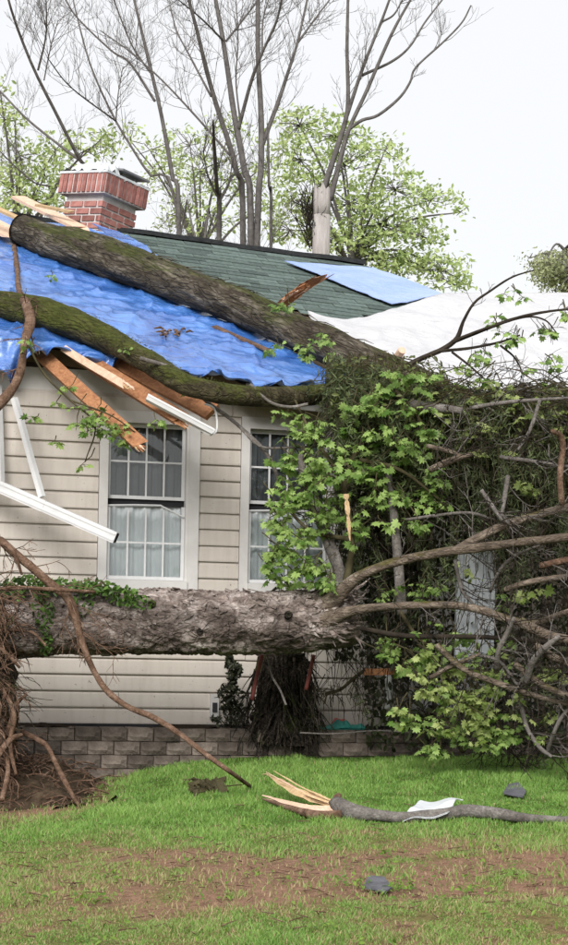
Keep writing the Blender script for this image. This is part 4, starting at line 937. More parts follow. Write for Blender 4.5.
# ------------------------------------------------------------------ stump, shrub, small things on the bed
sp = WP(wall(282, 700, .45)[0], ZT - .03, .42)
stp = thing('old_stump', sp, 'dark ivy tangled stump under the fallen trunk standing on the bed', 'stump')
q = MB(); q.tube([sp - UP * .1, sp + UP * .15, sp + UP * .4, sp + UP * .66], [.24, .19, .17, .2], 24, 40, .35, 9); q.obj('trunk', MT['stump'], stp, smooth=True)
q = MB()
for k in range(60):
    a_ = rng.uniform(math.pi, 2 * math.pi); p = sp + np.array([math.cos(a_) * .22, math.sin(a_) * .2, rng.uniform(.2, .66)]); grow(q, p, np.array([math.cos(a_) * .3, -.2, -1]), rng.uniform(.3, .6), .012, 1, -.6, 5, .3)
q.obj('hanging_stems', MT['stump'], stp, kind='stuff')
mrs = m_simple('red_stem', (.10, .02, .018), (.2, .05, .04), 9)
for pts in ([(252, 700), (256, 680), (262, 655)], [(306, 690), (310, 672), (314, 655)]): q = MB(); q.tube(pl(pts, 14.15), .016, 7, 12); q.obj('red_stem', mrs, stp, smooth=True)
q = MB(); q.tube(pl([(267, 655), (272, 676), (280, 690), (286, 705)], 14.0), .008, 5, 12); q.obj('bare_twig', MT['grey'], stp)
sb = WP(wall(231, 724, .35)[0], ZT - .01, .33); shr = thing('evergreen_shrub', sb, 'small dark ragged shrub against the lower siding beside the outlet box', 'shrub')
q = MB(); q.tube([sb - UP * .05, sb + UP * .3, sb + UP * .58], [.014, .01, .004], 6, 8); q.obj('trunk', MT['twig'], shr)
q = MB(); k = 1000; h = rng.random(k) ** .9; rr = .125 * (1 - h) ** .45 * np.sqrt(rng.random(k)) * (1 + .25 * np.sin(h * 17)); a_ = rng.uniform(0, 6.28, k); pts = sb + np.stack([np.cos(a_) * rr, np.sin(a_) * rr, .03 + h * .58], -1)
pts = pts + .05 * np.stack([fbm(pts * 9, 2), fbm(pts * 9 + 5, 2), fbm(pts * 9 + 9, 2)], -1); leaves(q, pts, rng.uniform(.02, .06, k), 'oval', (.014, .018, .010), (.07, .075, .04), (0, -.6, .5), 1.0); q.obj('crown', MT['leafcol'], shr)
q = MB(); a = wall(213, 706); lbox(q, a[0] - .035, a[0] + .035, .024, .075, a[1] - .09, a[1] + .10)
ob_ = q.obj('outlet_box', MT['trim'], house); q = MB(); lbox(q, a[0] - .02, a[0] + .02, .0755, .082, a[1] - .05, a[1] + .03); q.obj('outlet_cover', MT['dark'], ob_)
G = np.zeros((34, 14, 3))
for i in range(34):
    for j in range(14):
        s0 = wall(320, 728, .42)[0]; s1 = wall(368, 728, .42)[0]; x = i / 33; y = j / 13; e = math.sin(math.pi * x) ** .6 * math.sin(math.pi * y) ** .7
        G[i, j] = WP(s0 + (s1 - s0) * x, ZT + .003 + e * (.045 + .03 * math.sin(x * 13 + y * 4) + .012 * math.sin(x * 37)), .50 - .22 * y)
tag(solid(G, .003, UP).obj('teal_sheet', MT['teal'], smooth=True), 'crumpled teal plastic sheet lying on the wall top by the stump', 'sheet')
G2 = np.zeros((12, 8, 3))
for i in range(12):
    for j in range(8):
        x, y = i / 11, j / 7; e = math.sin(math.pi * x) * math.sin(math.pi * y); s0 = wall(334, 718, .3)[0]; G2[i, j] = WP(s0 + .16 * x, ZT + .005 + e * .09 + .02 * math.sin(9 * x), .25 - .1 * y)
tag(solid(G2, .003, UP).obj('red_scrap', MT['red'], smooth=True), 'small crumpled red scrap behind the teal sheet', 'scrap')
q = MB(); q.tube(pl([(300, 733), (335, 734), (375, 731), (420, 733)], 14.33, .25), .007, 6, 30); tag(q.obj('thin_pole', MT['grey'], smooth=True), 'thin pale pole lying along the top of the retaining wall', 'pole')
beam('broken_board', P(362, 672, 14.4), P(413, 671, 14.5), .03, .05, MT['rafter'], fr, 'short brown broken board caught below the fallen trunk', 'board', None, .05)
q = MB(); q.tube(pl([(388, 675), (389, 690), (387, 709)], 14.75), .03, 8, 8); tag(q.obj('pipe_stub', MT['white'], smooth=True), 'short pale pipe standing against the siding under the brown board', 'pipe')
q = MB(); q.tube(pl([(365, 670), (352, 680), (340, 690), (325, 694)], 14.4), .012, 6, 14, .2); twigs_on(q, pl([(365, 670), (352, 680), (340, 690), (325, 694)], 14.4), 14, .2, .004, 1, -.2, 0); tag(q.obj('bent_twig', MT['twig2']), 'thin forked dead twig before the siding beneath the trunk', 'twig')

# ------------------------------------------------------------------ crown tangle at the right
ct = thing('fallen_brush', P(480, 740, 14.3), 'dark tangle of drooping twigs and branches of the fallen crown at right', 'tree')
q = MB(); c_lines = []
for pts, r, Y in (([(380, 372), (430, 388), (490, 400), (560, 404), (640, 402)], 7, 14.4), ([(400, 380), (440, 420), (470, 470), (500, 540)], 4, 14.5), ([(480, 395), (520, 430), (540, 480), (550, 560), (548, 640)], 4.5, 14.4), ([(440, 400), (500, 396), (560, 392), (640, 388)], 5, 14.3),
                  ([(350, 372), (372, 420), (380, 480), (384, 560), (388, 650)], 4.5, 14.5), ([(520, 385), (560, 430), (600, 500), (600, 620)], 5, 14.4), ([(430, 400), (436, 480), (425, 560), (430, 660), (440, 750)], 4, 14.55), ([(500, 640), (505, 700), (500, 752)], 4, 14.2), ([(545, 600), (540, 680), (548, 752)], 4, 14.3)):
    l_ = pl(pts, Y, 0, .05); c_lines.append(l_); qq = MB(); qq.tube(l_, np.linspace(px(r, Y), px(r * .6, Y), len(l_)), 8, 40, .15, 12); qq.obj('branch', MT['stump' if r < 5 else 'limb'], ct, smooth=True)
def drape(q, u0, u1, v0, v1, n, L, Y, dY, r=(.002, .005), lean=.25):
    for k in range(n):
        u, v = rng.uniform(u0, u1), rng.uniform(v0, v1); p = P(u, v, Y + rng.normal(0, dY)); l_ = rng.uniform(.4, 1) * L; d = np.array([rng.normal(0, lean), rng.normal(0, lean), -1]); m = p + d * l_ * .5 + rng.normal(0, .02, 3)
        q.tube([p, m, m + np.array([d[0] * -.2, d[1], -1]) * l_ * .5], [rng.uniform(*r), r[0] * 1.2, .0015], 3, None, cap=False)
qo = MB()
drape(qo, 325, 400, 352, 392, 420, .38, 14.4, .10); drape(qo, 395, 450, 375, 400, 260, .4, 14.4, .1); drape(qo, 430, 600, 394, 440, 800, .5, 14.3, .2); drape(qo, 400, 600, 430, 520, 700, .6, 14.4, .2); qo.obj('olive_twigs', MT['twig2'], ct, kind='stuff')
drape(q, 370, 600, 395, 480, 450, .6, 14.65, .2); drape(q, 400, 600, 480, 720, 450, .45, 14.65, .25); drape(q, 300, 420, 600, 700, 250, .35, 14.3, .15, lean=.6)
for l_ in c_lines: twigs_on(q, l_, 26, .5, .006, 2, -.25, .05, 3, 1.0)
q.obj('dark_twigs', MT['twig'], ct, kind='stuff')
q = MB(); k = 2600; uu = rng.uniform(335, 425, k); vv = rng.uniform(395, 660, k); pts = np.array([P(a, b, 14.7 + rng.normal(0, .14)) for a, b in zip(uu, vv)]); leaves(q, pts, rng.uniform(.04, .085, k), 'oval', (.012, .018, .007), (.050, .064, .022), (0, -.8, .5), .9); q.obj('shade_toned_foliage', MT['leafcol'], ct, kind='stuff')  # dark leaves added before the siding, shade put into their colour
q = MB(); drape(q, 335, 425, 385, 560, 420, .6, 14.6, .12); q.obj('dark_twigs', MT['twig'], ct, kind='stuff')  # twigs added to darken the siding seen behind the leaves
qo = MB(); qp = MB()
for k in range(230):
    u = rng.uniform(365, 590); v = np.interp(u, [365, 430, 480, 520, 590], [362, 374, 394, 386, 386]) + abs(rng.normal(0, 26)); p = P(u, v, 14.1 + rng.normal(0, .12)); a_ = rng.uniform(-.5, .5) + (math.pi if rng.random() < .5 else 0); l_ = rng.uniform(.15, .6); d = np.array([math.cos(a_), rng.normal(0, .3), math.sin(a_)])
    (qo if k % 5 else qp).tube([p, p + d * l_ * .5 + UP * .03, p + d * l_ - UP * rng.uniform(0, .1)], [.006, .005, .002], 4, None, cap=False)
qo.obj('cross_twigs', MT['twig2'], ct, kind='stuff'); qp.obj('pale_cross_twigs', MT['grey'], ct, kind='stuff')
# dark leaves deep in the crown, shade put into their colour
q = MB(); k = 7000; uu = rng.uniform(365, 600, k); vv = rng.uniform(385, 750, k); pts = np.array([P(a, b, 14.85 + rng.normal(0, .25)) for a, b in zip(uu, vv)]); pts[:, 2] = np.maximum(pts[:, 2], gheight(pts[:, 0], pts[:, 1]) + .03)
leaves(q, pts, rng.uniform(.04, .09, k), 'oval', (.012, .018, .007), (.055, .070, .024), (0, -.8, .5), .9); q.obj('shade_toned_foliage', MT['leafcol'], ct, kind='stuff')
q = MB(); k = 1500; uu = np.concatenate([rng.uniform(330, 450, 500), rng.uniform(400, 580, 1000)]); vv = np.concatenate([rng.uniform(356, 420, 500), rng.uniform(388, 445, 1000)]); pts = np.array([P(a, b, 14.05 + rng.normal(0, .12)) for a, b in zip(uu, vv)])
leaves(q, pts, rng.uniform(.025, .06, k), 'oval', (.04, .05, .012), (.17, .20, .06), (0, -.6, .7), .9); q.obj('olive_foliage', MT['leafcol'], ct, kind='stuff')
# drooping feathery sprays
q = MB(); qt = MB()
for k in range(820):
    u = rng.uniform(330, 600) if k % 4 else rng.uniform(330, 430); v0 = np.interp(u, [330, 380, 430, 480, 520, 600], [352, 366, 382, 398, 392, 390]); v = v0 + abs(rng.normal(0, 42 if k % 3 else 95)); p = P(u, v, 14.15 + rng.normal(0, .14)); l_ = rng.uniform(.15, .42); d = nrm(np.array([rng.normal(0, .35), rng.normal(-.1, .2), -1])); e = p + d * l_
    qt.tube([p, (p + e) / 2 + rng.normal(0, .012, 3), e], [.004, .003, .0015], 3, None, cap=False); m = int(l_ * 130); t_ = rng.random((m, 1)); c_ = p + (e - p) * t_ + rng.normal(0, .022, (m, 3))
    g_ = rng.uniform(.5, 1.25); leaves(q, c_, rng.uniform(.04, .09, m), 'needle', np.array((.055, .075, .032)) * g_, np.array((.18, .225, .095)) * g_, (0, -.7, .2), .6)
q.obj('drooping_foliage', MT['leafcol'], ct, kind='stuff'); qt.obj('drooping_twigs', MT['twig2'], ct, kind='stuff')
pn = thing('fallen_shutter', P(474, 668, 14.35), 'pale grey louvred shutter standing behind the limbs at right', 'shutter')
x0, x1 = P(456, 600, 14.35), P(494, 600, 14.45); sx = nrm(x1 - x0); fx = np.cross(sx, UP); pc = P(475, 604, 14.4); W_ = np.linalg.norm(x1 - x0) / 2
mg = m_simple('grey_paint', (.30, .32, .34), (.46, .48, .50), 8, .7)
for k in (-1, 1): q = MB(); q.box(pc + sx * k * (W_ - .02), (sx, fx, UP), (.02, .016, .46)); q.obj('stile', mg, pn)
for k in range(4): q = MB(); q.box(pc + sx * (-W_ + .04 + (k + .5) * (2 * W_ - .08) / 4), (sx, fx, UP), ((2 * W_ - .08) / 8 - .003, .008, .458)); q.obj('slat', mg, pn)
# thin dark boughs standing up over the white tarp
for pts, r in (([(395, 372, 14.3), (420, 359, 14.4), (443, 349, 14.5), (457, 338, 14.5), (463, 322, 14.5), (474, 303, 14.5), (490, 291, 14.5), (512, 277, 14.5), (534, 270, 14.5)], [3, 3, 3, 2.6, 1.8, 1.5, 1.3, 1.1, .7]), ([(452, 342, 14.5), (480, 331, 14.4), (510, 320, 14.3), (538, 313, 14.3), (570, 309, 14.3), (600, 309, 14.3)], [2.2, 2, 1.7, 1.4, 1.1, .8]),
               ([(440, 351, 14.45), (470, 348, 14.4), (500, 342, 14.3), (520, 335, 14.3)], [1.6, 1.4, 1.2, .8]), ([(460, 338, 14.4), (490, 327, 14.3), (525, 317, 14.3), (545, 320, 14.3), (556, 332, 14.3)], [1.5, 1.3, 1, .8, .6]), ([(452, 352, 14.4), (470, 366, 14.3), (490, 384, 14.3)], [1.3, 1.1, .8]), ([(500, 345, 14.3), (515, 358, 14.3), (524, 376, 14.3)], [1.1, .9, .7])):
    l_ = pl(pts, 14.4); qq = MB(); qq.tube(l_, [px(a, 14.4) for a in r], 6, 36, .08, 20); twigs_on(qq, l_, 7, .14, .003, 1, .1, .4, 3); qq.obj('bough', MT['twig'], ct)

# ------------------------------------------------------------------ leafy branches: each a thing, its largest leaves single pieces
def leafmesh(mat):
    out = []
    for k in range(3):
        V, Fc = leaf_shape('maple'); V = V.copy(); V[1:, 2] += rng.normal(0, .03, len(V) - 1); q = MB(); q.add(V * np.array([1 + .15 * (k - 1), 1, 1]), [Fc]); me = q.mesh('leaf'); me.materials.append(mat); out.append(me)
    return out
LM, LMY = leafmesh(MT['leaf']), leafmesh(MT['leaf_y'])
def leafy(root, stems, clumps, meshes, nobj, c1, c2, mat='twig2', size=(.06, .105)):
    """clumps: (u, v, ru, rv, Y, dY, n).  leaves hang in sprays off short twigs"""
    cen = []; tipd = []; tw = MB()
    for (u, v, ru, rv, Y, dY, n) in clumps:
        k = 0; n = int(n * 1.0)
        while k < n:
            a = rng.uniform(0, 6.283); r = math.sqrt(rng.random()); p = P(u + ru * r * math.cos(a), v + rv * r * math.sin(a), Y + rng.normal(0, dY)); m = int(rng.integers(4, 8))
            o = p + np.array([rng.normal(0, .06), rng.uniform(.02, .12), rng.uniform(.03, .14)]); tw.tube([o, (o + p) / 2 + rng.normal(0, .01, 3), p], [.005, .004, .002], 4, None, cap=False)
            ph = rng.uniform(0, 6.28)
            for q_i in range(m):
                az = ph + 6.283 * q_i / m + rng.normal(0, .35); dr_ = np.array([math.cos(az), math.sin(az) * .8 - .25, rng.uniform(-1.0, .15)]); dr_ /= np.linalg.norm(dr_)
                e = p + dr_ * rng.uniform(.02, .075); cen.append(e); tipd.append(dr_); tw.tube([p, (p + e) / 2 + UP * .006, e], [.002, .0016, .0012], 3, None, cap=False)
            k += m
    for pts, rad in stems:
        l_ = pl(pts, 14); sq = MB(); sq.tube(l_, [px(x, 14) for x in rad], 7, 24, .12, 18); sq.obj('stem', MT[mat], root, smooth=True)
    tw.obj('twigs', MT[mat], root, kind='stuff')
    cen = np.array(cen); order = np.argsort(cen[:, 1]); cen = cen[order]; y_ = np.array(tipd)[order] - UP * .25; y_ /= np.linalg.norm(y_, axis=1)[:, None]
    z_ = UP * .8 + np.array([0, -.5, 0]) + rng.normal(0, .38, (len(cen), 3)); z_ -= y_ * np.sum(z_ * y_, 1)[:, None]; z_ /= np.linalg.norm(z_, axis=1)[:, None] + 1e-9; R = np.stack([np.cross(y_, z_), y_, z_], -1)
    first = np.zeros(len(cen), bool); first[:nobj] = True
    for i in np.where(first)[0]:
        s_ = size[0] * .55 + (size[1] * 1.3 - size[0] * .55) * rng.beta(1.5, 2.0); M = Matrix(((R[i][0][0], R[i][0][1], R[i][0][2], 0), (R[i][1][0], R[i][1][1], R[i][1][2], 0), (R[i][2][0], R[i][2][1], R[i][2][2], 0), (0, 0, 0, 1))); M.translation = Vector(cen[i])
        inst('leaf', meshes[rng.integers(3)], M @ Matrix.Diagonal((s_ * rng.uniform(.72, 1.05), s_, s_ * rng.uniform(.4, 2.6), 1)), root)
    rest = cen[~first]
    if len(rest): q = MB(); leaves(q, rest, rng.uniform(*size, len(rest)), 'maple', c1, c2, R=R[~first]); q.obj('foliage', MT['leafcol'], root, kind='stuff')
G1, G2c = (.080, .165, .022), (.35, .49, .145)
lb = thing('leafy_branch', P(345, 585, 13.8), 'big bright green maple branch hanging over the second window and the fallen trunk', 'branch')
leafy(lb, [([(345, 590, 13.7), (352, 540, 13.75), (345, 480, 13.9), (370, 430, 14.0), (395, 390, 14.1)], [4, 3.5, 3, 2.5, 1.5]), ([(345, 480, 13.9), (315, 440, 13.9), (295, 400, 14.0)], [3, 2, 1]), ([(352, 540, 13.75), (310, 530, 13.7), (280, 500, 13.8)], [2.5, 2, 1]), ([(360, 460, 13.9), (400, 470, 13.8), (440, 500, 13.8)], [2.5, 2, 1]), ([(395, 390, 14.1), (420, 420, 13.9), (435, 460, 13.8)], [2, 1.5, 1])],
      [(400, 395, 34, 26, 13.75, .1, 110), (418, 440, 25, 22, 13.75, .1, 70), (368, 415, 24, 22, 13.75, .1, 60), (420, 378, 18, 12, 13.75, .08, 26), (330, 440, 40, 25, 13.9, .14, 120), (375, 458, 32, 25, 13.85, .14, 100), (298, 468, 30, 28, 13.85, .12, 120), (335, 490, 40, 28, 13.8, .14, 150), (390, 500, 30, 24, 13.8, .14, 70), (425, 492, 26, 20, 13.8, .12, 45), (298, 515, 32, 28, 13.75, .12, 150), (345, 525, 25, 25, 13.75, .1, 45), (292, 560, 28, 26, 13.65, .1, 150), (318, 575, 20, 16, 13.6, .08, 55), (275, 540, 12, 30, 13.7, .1, 35), (290, 425, 16, 22, 13.95, .1, 30), (410, 525, 16, 12, 13.7, .1, 14), (432, 465, 14, 16, 13.8, .1, 20)], LM, 300, G1, G2c)
lb = thing('leafy_branch', ghit(470, 757), 'light green leafy branch reaching the lawn edge at the foot of the dark tangle', 'branch')
leafy(lb, [([(462, 752, 14.0), (468, 720, 13.9), (455, 690, 13.8), (440, 660, 13.7)], [3, 2.5, 2, 1]), ([(468, 720, 13.9), (495, 700, 13.8), (505, 680, 13.8)], [2, 1.5, 1])],
      [(432, 688, 24, 13, 13.35, .1, 56), (480, 690, 24, 17, 13.35, .1, 56), (412, 716, 20, 12, 13.4, .08, 36), (450, 718, 28, 22, 13.4, .1, 80), (495, 715, 26, 24, 13.4, .1, 76), (440, 742, 26, 12, 13.5, .08, 46), (498, 742, 28, 12, 13.5, .1, 56), (470, 705, 28, 16, 13.35, .1, 46), (520, 700, 12, 20, 13.4, .1, 16), (450, 655, 34, 20, 13.4, .1, 60), (495, 660, 24, 20, 13.4, .1, 40), (420, 665, 20, 16, 13.4, .1, 30), (480, 730, 40, 16, 13.35, .1, 60)], LMY, 300, G1, G2c, size=(.05, .095))
lb = thing('leafy_branch', P(420, 630, 13.6), 'green sprays hanging from the horizontal limbs right of the trunk end', 'branch')
leafy(lb, [([(400, 612, 13.6), (420, 640, 13.5), (440, 650, 13.5)], [2, 1.5, 1])], [(400, 645, 22, 14, 13.55, .1, 40), (440, 638, 32, 16, 13.5, .1, 46), (470, 650, 20, 14, 13.5, .1, 20), (425, 590, 20, 16, 13.75, .1, 26), (500, 640, 14, 12, 13.5, .1, 12), (385, 590, 16, 10, 13.7, .06, 14), (405, 660, 16, 10, 13.6, .1, 20), (500, 600, 10, 10, 13.5, .1, 8)], LM, 300, G1, G2c, size=(.05, .09))
lb = thing('leafy_branch', P(60, 410, 14.1), 'small green sprig hanging over the siding beside the first window', 'branch')
leafy(lb, [([(28, 345, 14.1), (45, 375, 14.1), (70, 400, 14.05), (95, 425, 14.0), (85, 462, 14.0)], [1.2, 1.1, 1, .9, .6]), ([(70, 400, 14.05), (110, 415, 14.0), (135, 432, 14.0)], [1, .8, .6])],
      [(105, 425, 26, 14, 14.0, .06, 55), (120, 440, 16, 10, 14.0, .05, 20), (85, 415, 14, 12, 14.0, .06, 16), (38, 414, 12, 6, 14.1, .05, 6), (83, 462, 5, 8, 14.0, .03, 6), (60, 395, 18, 20, 14.1, .05, 10), (28, 350, 8, 20, 14.1, .05, 8), (56, 440, 14, 10, 14.1, .05, 5), (148, 420, 8, 6, 14.0, .05, 5)], LM, 300, G1, G2c, size=(.05, .09))
lb = thing('leafy_branch', roof(300, 335, .3), 'few bright sprigs sprouting on the lower end of the roof log', 'branch')
leafy(lb, [], [(285, 310, 8, 8, 14.9, .06, 16), (278, 345, 12, 10, 14.7, .06, 14), (318, 345, 20, 14, 14.6, .08, 26), (300, 350, 12, 8, 14.5, .06, 14), (330, 335, 10, 8, 14.8, .06, 10), (330, 395, 12, 14, 14.2, .06, 14), (125, 345, 6, 7, 14.3, .03, 6), (200, 388, 10, 5, 14.2, .03, 8), (48, 277, 5, 6, 16, .02, 4)], LM, 300, G1, G2c, size=(.05, .09))
lb = thing('leafy_branch', P(500, 350, 14.3), 'sparse yellow green leaves on thin twigs before the white tarp', 'branch')
leafy(lb, [], [(517, 296, 16, 8, 14.45, .06, 16), (505, 340, 20, 10, 14.3, .08, 22), (490, 352, 16, 8, 14.3, .08, 14), (540, 330, 10, 12, 14.3, .08, 12), (552, 348, 10, 20, 14.3, .08, 14), (485, 320, 12, 8, 14.4, .06, 7), (480, 370, 22, 12, 14.2, .1, 20), (545, 372, 20, 14, 14.2, .1, 16), (565, 318, 8, 10, 14.3, .05, 8), (500, 385, 20, 10, 14.1, .1, 14), (455, 395, 25, 14, 14.0, .1, 30), (470, 420, 16, 14, 14.0, .1, 18), (440, 375, 18, 10, 14.1, .1, 14), (475, 440, 10, 12, 13.9, .08, 12), (520, 405, 30, 14, 13.9, .1, 36), (500, 440, 26, 20, 13.95, .1, 30), (550, 425, 24, 24, 13.9, .1, 30), (450, 425, 22, 18, 13.85, .1, 30), (540, 480, 20, 20, 13.9, .1, 16), (525, 590, 24, 14, 13.5, .1, 18), (470, 575, 16, 12, 13.7, .1, 10), (555, 660, 16, 20, 13.3, .1, 16), (540, 720, 20, 20, 13.4, .1, 18)], LMY, 300, G1, G2c, size=(.05, .095))
for (u, v) in ((198, 445), (199, 463), (200, 480), (214, 450)):
    pass
# root hanging down over the two logs
hr = thing('hanging_root', P(0, 408, 14.0), 'reddish brown crooked root hanging down over the mossy log at left', 'root')
l_ = pl([(14, 246, 17.6), (17, 268, 16.6), (19, 290, 15.4), (27, 306, 14.7), (30, 322, 14.4), (24, 345, 14.2), (21, 368, 14.1), (12, 390, 14.0), (-6, 408, 13.95), (-30, 425, 13.9)], 14)
q = MB(); q.tube(l_, [px(a, 14.5) for a in (2.8, 3, 3.2, 5, 5.5, 4.2, 4, 4.5, 5, 5)], 10, 70, .22, 14, True, None, 3); q.obj('stem', MT['vine'], hr, smooth=True)
q = MB(); twigs_on(q, l_[2:8], 16, .22, .006, 1, -.3, 0); q.obj('rootlets', MT['vine'], hr, kind='stuff')
q = MB(); q.tube(pl([(140, 358), (180, 372), (205, 400), (232, 420), (262, 448), (275, 470), (282, 500)], 14.0, .1), [px(2, 14)] * 6 + [px(1.2, 14)], 6, 40, .15, 18); q.tube(pl([(240, 428), (262, 447), (300, 447), (330, 446)], 14.02), px(1.4, 14), 5, 16); tag(q.obj('bare_branch', MT['grey'], smooth=True), 'thin bare branch slanting from the mossy log past the second window', 'branch')
q = MB(); q.tube(pl([(250, 384), (270, 402), (290, 407), (308, 404)], 13.9), px(1.6, 14), 6, 20); tag(q.obj('bare_branch', MT['grey'], smooth=True), 'short pale curved twig below the right end of the mossy log', 'branch')
tag(sliver(pl([(346, 494), (348, 515), (350, 541)], 13.5), .014, .006, 'pale', None, 'splinter', np.array([0, -1.0, 0.1]), 2.2), 'upright tan splinter of wood among the maple leaves', 'splinter')

# debris on the tarp
q = MB()
for k in range(14):
    p = roof(rng.normal(172, 9), rng.normal(334, 3.5), .085); a_ = rng.uniform(0, 6.28); q.tube([p, p + (RA * math.cos(a_) + RB * math.sin(a_)) * .03 + RN * .012, p + (RA * math.cos(a_) + RB * math.sin(a_)) * rng.uniform(.04, .10)], [.010, .012, .005], 5)
tag(q.obj('bark_crumbs', MT['vine'], kind='stuff'), 'few reddish bark crumbs lying on the blue tarp', 'bark')
beam('bark_slat', roof(214, 326, .09), roof(272, 352, .1), .02, .05, MT['vine'], RN, 'thin brown strip lying on the tarp below the thick log', 'strip', jag=.05)

# ------------------------------------------------------------------ things on the lawn
br = thing('broken_branch', ghit(345, 818), 'long grey broken branch with bright split end lying on the lawn', 'branch')
def gp(u, v, h): p = ghit(u, v); return p + UP * h
q = MB(); q.tube([gp(338, 818, .075), gp(352, 821, .06), gp(375, 823, .045), (gp(402, 825, .04)), gp(440, 824, .045), gp(468, 822, .05), gp(500, 825, .045), gp(530, 827, .035), gp(600, 828, .03)], [.06, .055, .035, .032, .036, .042, .04, .03, .028], 12, 80, .16, 14, True, None, 3, .03); q.obj('stem', MT['grey'], br, smooth=True)
a0 = gp(348, 820, .07)
sliver([a0, gp(322, 813, .08), gp(300, 808, .10), gp(282, 801, .12), gp(268, 793, .13), gp(262, 791, .12)], .034, .026, 'pale', br)
sliver([a0 + UP * .015, gp(326, 813, .09), gp(306, 808, .11), gp(290, 803, .115), gp(279, 799, .125)], .030, .020, 'pale', br)
sliver([a0 - UP * .01, gp(320, 817, .06), gp(292, 811, .06), gp(262, 801, .05)], .030, .020, 'pink', br)
for k in range(26):
    a_ = rng.random(); b_ = (gp(266, 791, .14) if k % 3 else gp(264, 803, .05)); m_ = (gp(300, 808, .10) if k % 3 else gp(296, 812, .06)); f_ = rng.uniform(.35, 1.02); j_ = rng.normal(0, .014, 3)
    e_ = m_ + (b_ - m_) * max(0, f_ * 2 - 1) if f_ > .5 else a0 + (m_ - a0) * f_ * 2
    sliver([a0 + rng.normal(0, .012, 3), (a0 + m_) / 2 + j_, (a0 * .25 + m_ * .5 + e_ * .25) + j_, e_ + j_ * 1.3], rng.uniform(.004, .012), .005, 'pale' if k % 2 else 'pink', br)
q = MB(); q.tube([gp(342, 821, .035), gp(318, 818, .03), gp(290, 811, .035), gp(262, 803, .04)], [.04, .03, .02, .005], 8, 36, .2, 12, True, None, 4); q.obj('bark', MT['vine'], br, smooth=True)
q = MB(); q.tube([gp(337, 816, .06), gp(336, 816, .10), gp(338, 815, .125)], [.03, .026, .02], 7, 8, .2, 18); q.obj('knot', MT['vine'], br)
q = MB(); twigs_on(q, [gp(345, 821, .05), gp(400, 825, .04), gp(480, 823, .05), gp(560, 827, .03)], 7, .09, .006, 0, .2, 0, 4); q.obj('twigs', MT['grey'], br, kind='stuff')
G = np.zeros((24, 16, 3)); cs = [np.array(gp(402, 826, .02)), np.array(gp(447, 826, .05)), np.array(gp(463, 814, .09)), np.array(gp(421, 815, .085))]
for i in range(24):
    for j in range(16):
        x, y = i / 23, j / 15; p = (cs[0] * (1 - x) + cs[1] * x) * (1 - y) + (cs[3] * (1 - x) + cs[2] * x) * y; G[i, j] = p + UP * (.02 * math.sin(x * 7 + y * 3) * .6 + .012 * math.sin(y * 9 + x * 2) + .0 * x + .03 * math.exp(-((y - .45) / .2) ** 2))
tag(solid(G, .004, UP).obj('silver_sheet', MT['foil'], smooth=True), 'crumpled silver white sheet lying over the broken branch on the lawn', 'sheet')
def scrap(pts, h, mat, label, cat, th=.008):
    c = [gp(u, v, hh) for (u, v), hh in zip(pts, h)]; n = len(c); q = MB(); V = [x + UP * .0 for x in c] + [x - UP * th for x in c]; ce = sum(c) / n + UP * .001
    q.add(V + [ce], [np.array([(i, (i + 1) % n, 2 * n) for i in range(n)]), np.array([(i, i + n, (i + 1) % n + n, (i + 1) % n) for i in range(n)]), np.array([tuple(range(2 * n - 1, n - 1, -1))])]); tag(q.obj('shingle_scrap', mat), label, cat, 'shingle scraps on the lawn')
scrap([(503, 797), (508, 788), (518, 787), (526, 795), (523, 801), (512, 799)], [.028, .04, .04, .03, .028, .028], MT['slate'], 'grey torn shingle scrap on the green lawn behind the branch', 'shingle')
scrap([(363, 893), (368, 884), (384, 885), (392, 893), (384, 897), (374, 894)], [.028, .04, .04, .03, .028, .028], MT['slate'], 'grey torn shingle scrap on the bare earth between weeds', 'shingle')
q = MB()
for k in range(46):
    p = gp(rng.normal(202, 9), rng.normal(790, 2.5), .02 + .04 * rng.random()); q.box(p, rots(1)[0].T, (rng.uniform(.02, .06), rng.uniform(.01, .03), .006))
    if k % 2: q.tube([p, p + np.array([rng.normal(0, .1), rng.normal(0, .05), .02])], [.006, .003], 4)
tag(q.obj('bark_heap', MT['twig2'], kind='stuff'), 'little heap of dark bark bits on the grass before the retaining wall', 'debris')
beam('wood_chip', gp(77, 786, .06), gp(91, 786, .05), .02, .03, MT['pale'], UP, 'small yellow chip of wood by the loose earth', 'chip', None, .01)
q = MB()
for k in range(330):
    u, v = rng.uniform(-5, 575), rng.uniform(800, 944); 
    if rng.random() < .45: v = rng.uniform(848, 905)
    p = gp(u, v, .012 + .01 * rng.random()); a_ = rng.uniform(0, 6.28); l_ = rng.uniform(.02, .09); q.tube([p, p + np.array([math.cos(a_) * l_, math.sin(a_) * l_, rng.uniform(0, .02)])], [.0035, .002], 4)
tag(q.obj('lawn_litter', MT['vine'], kind='stuff'), 'tiny twigs and chips scattered over the lawn', 'twigs')

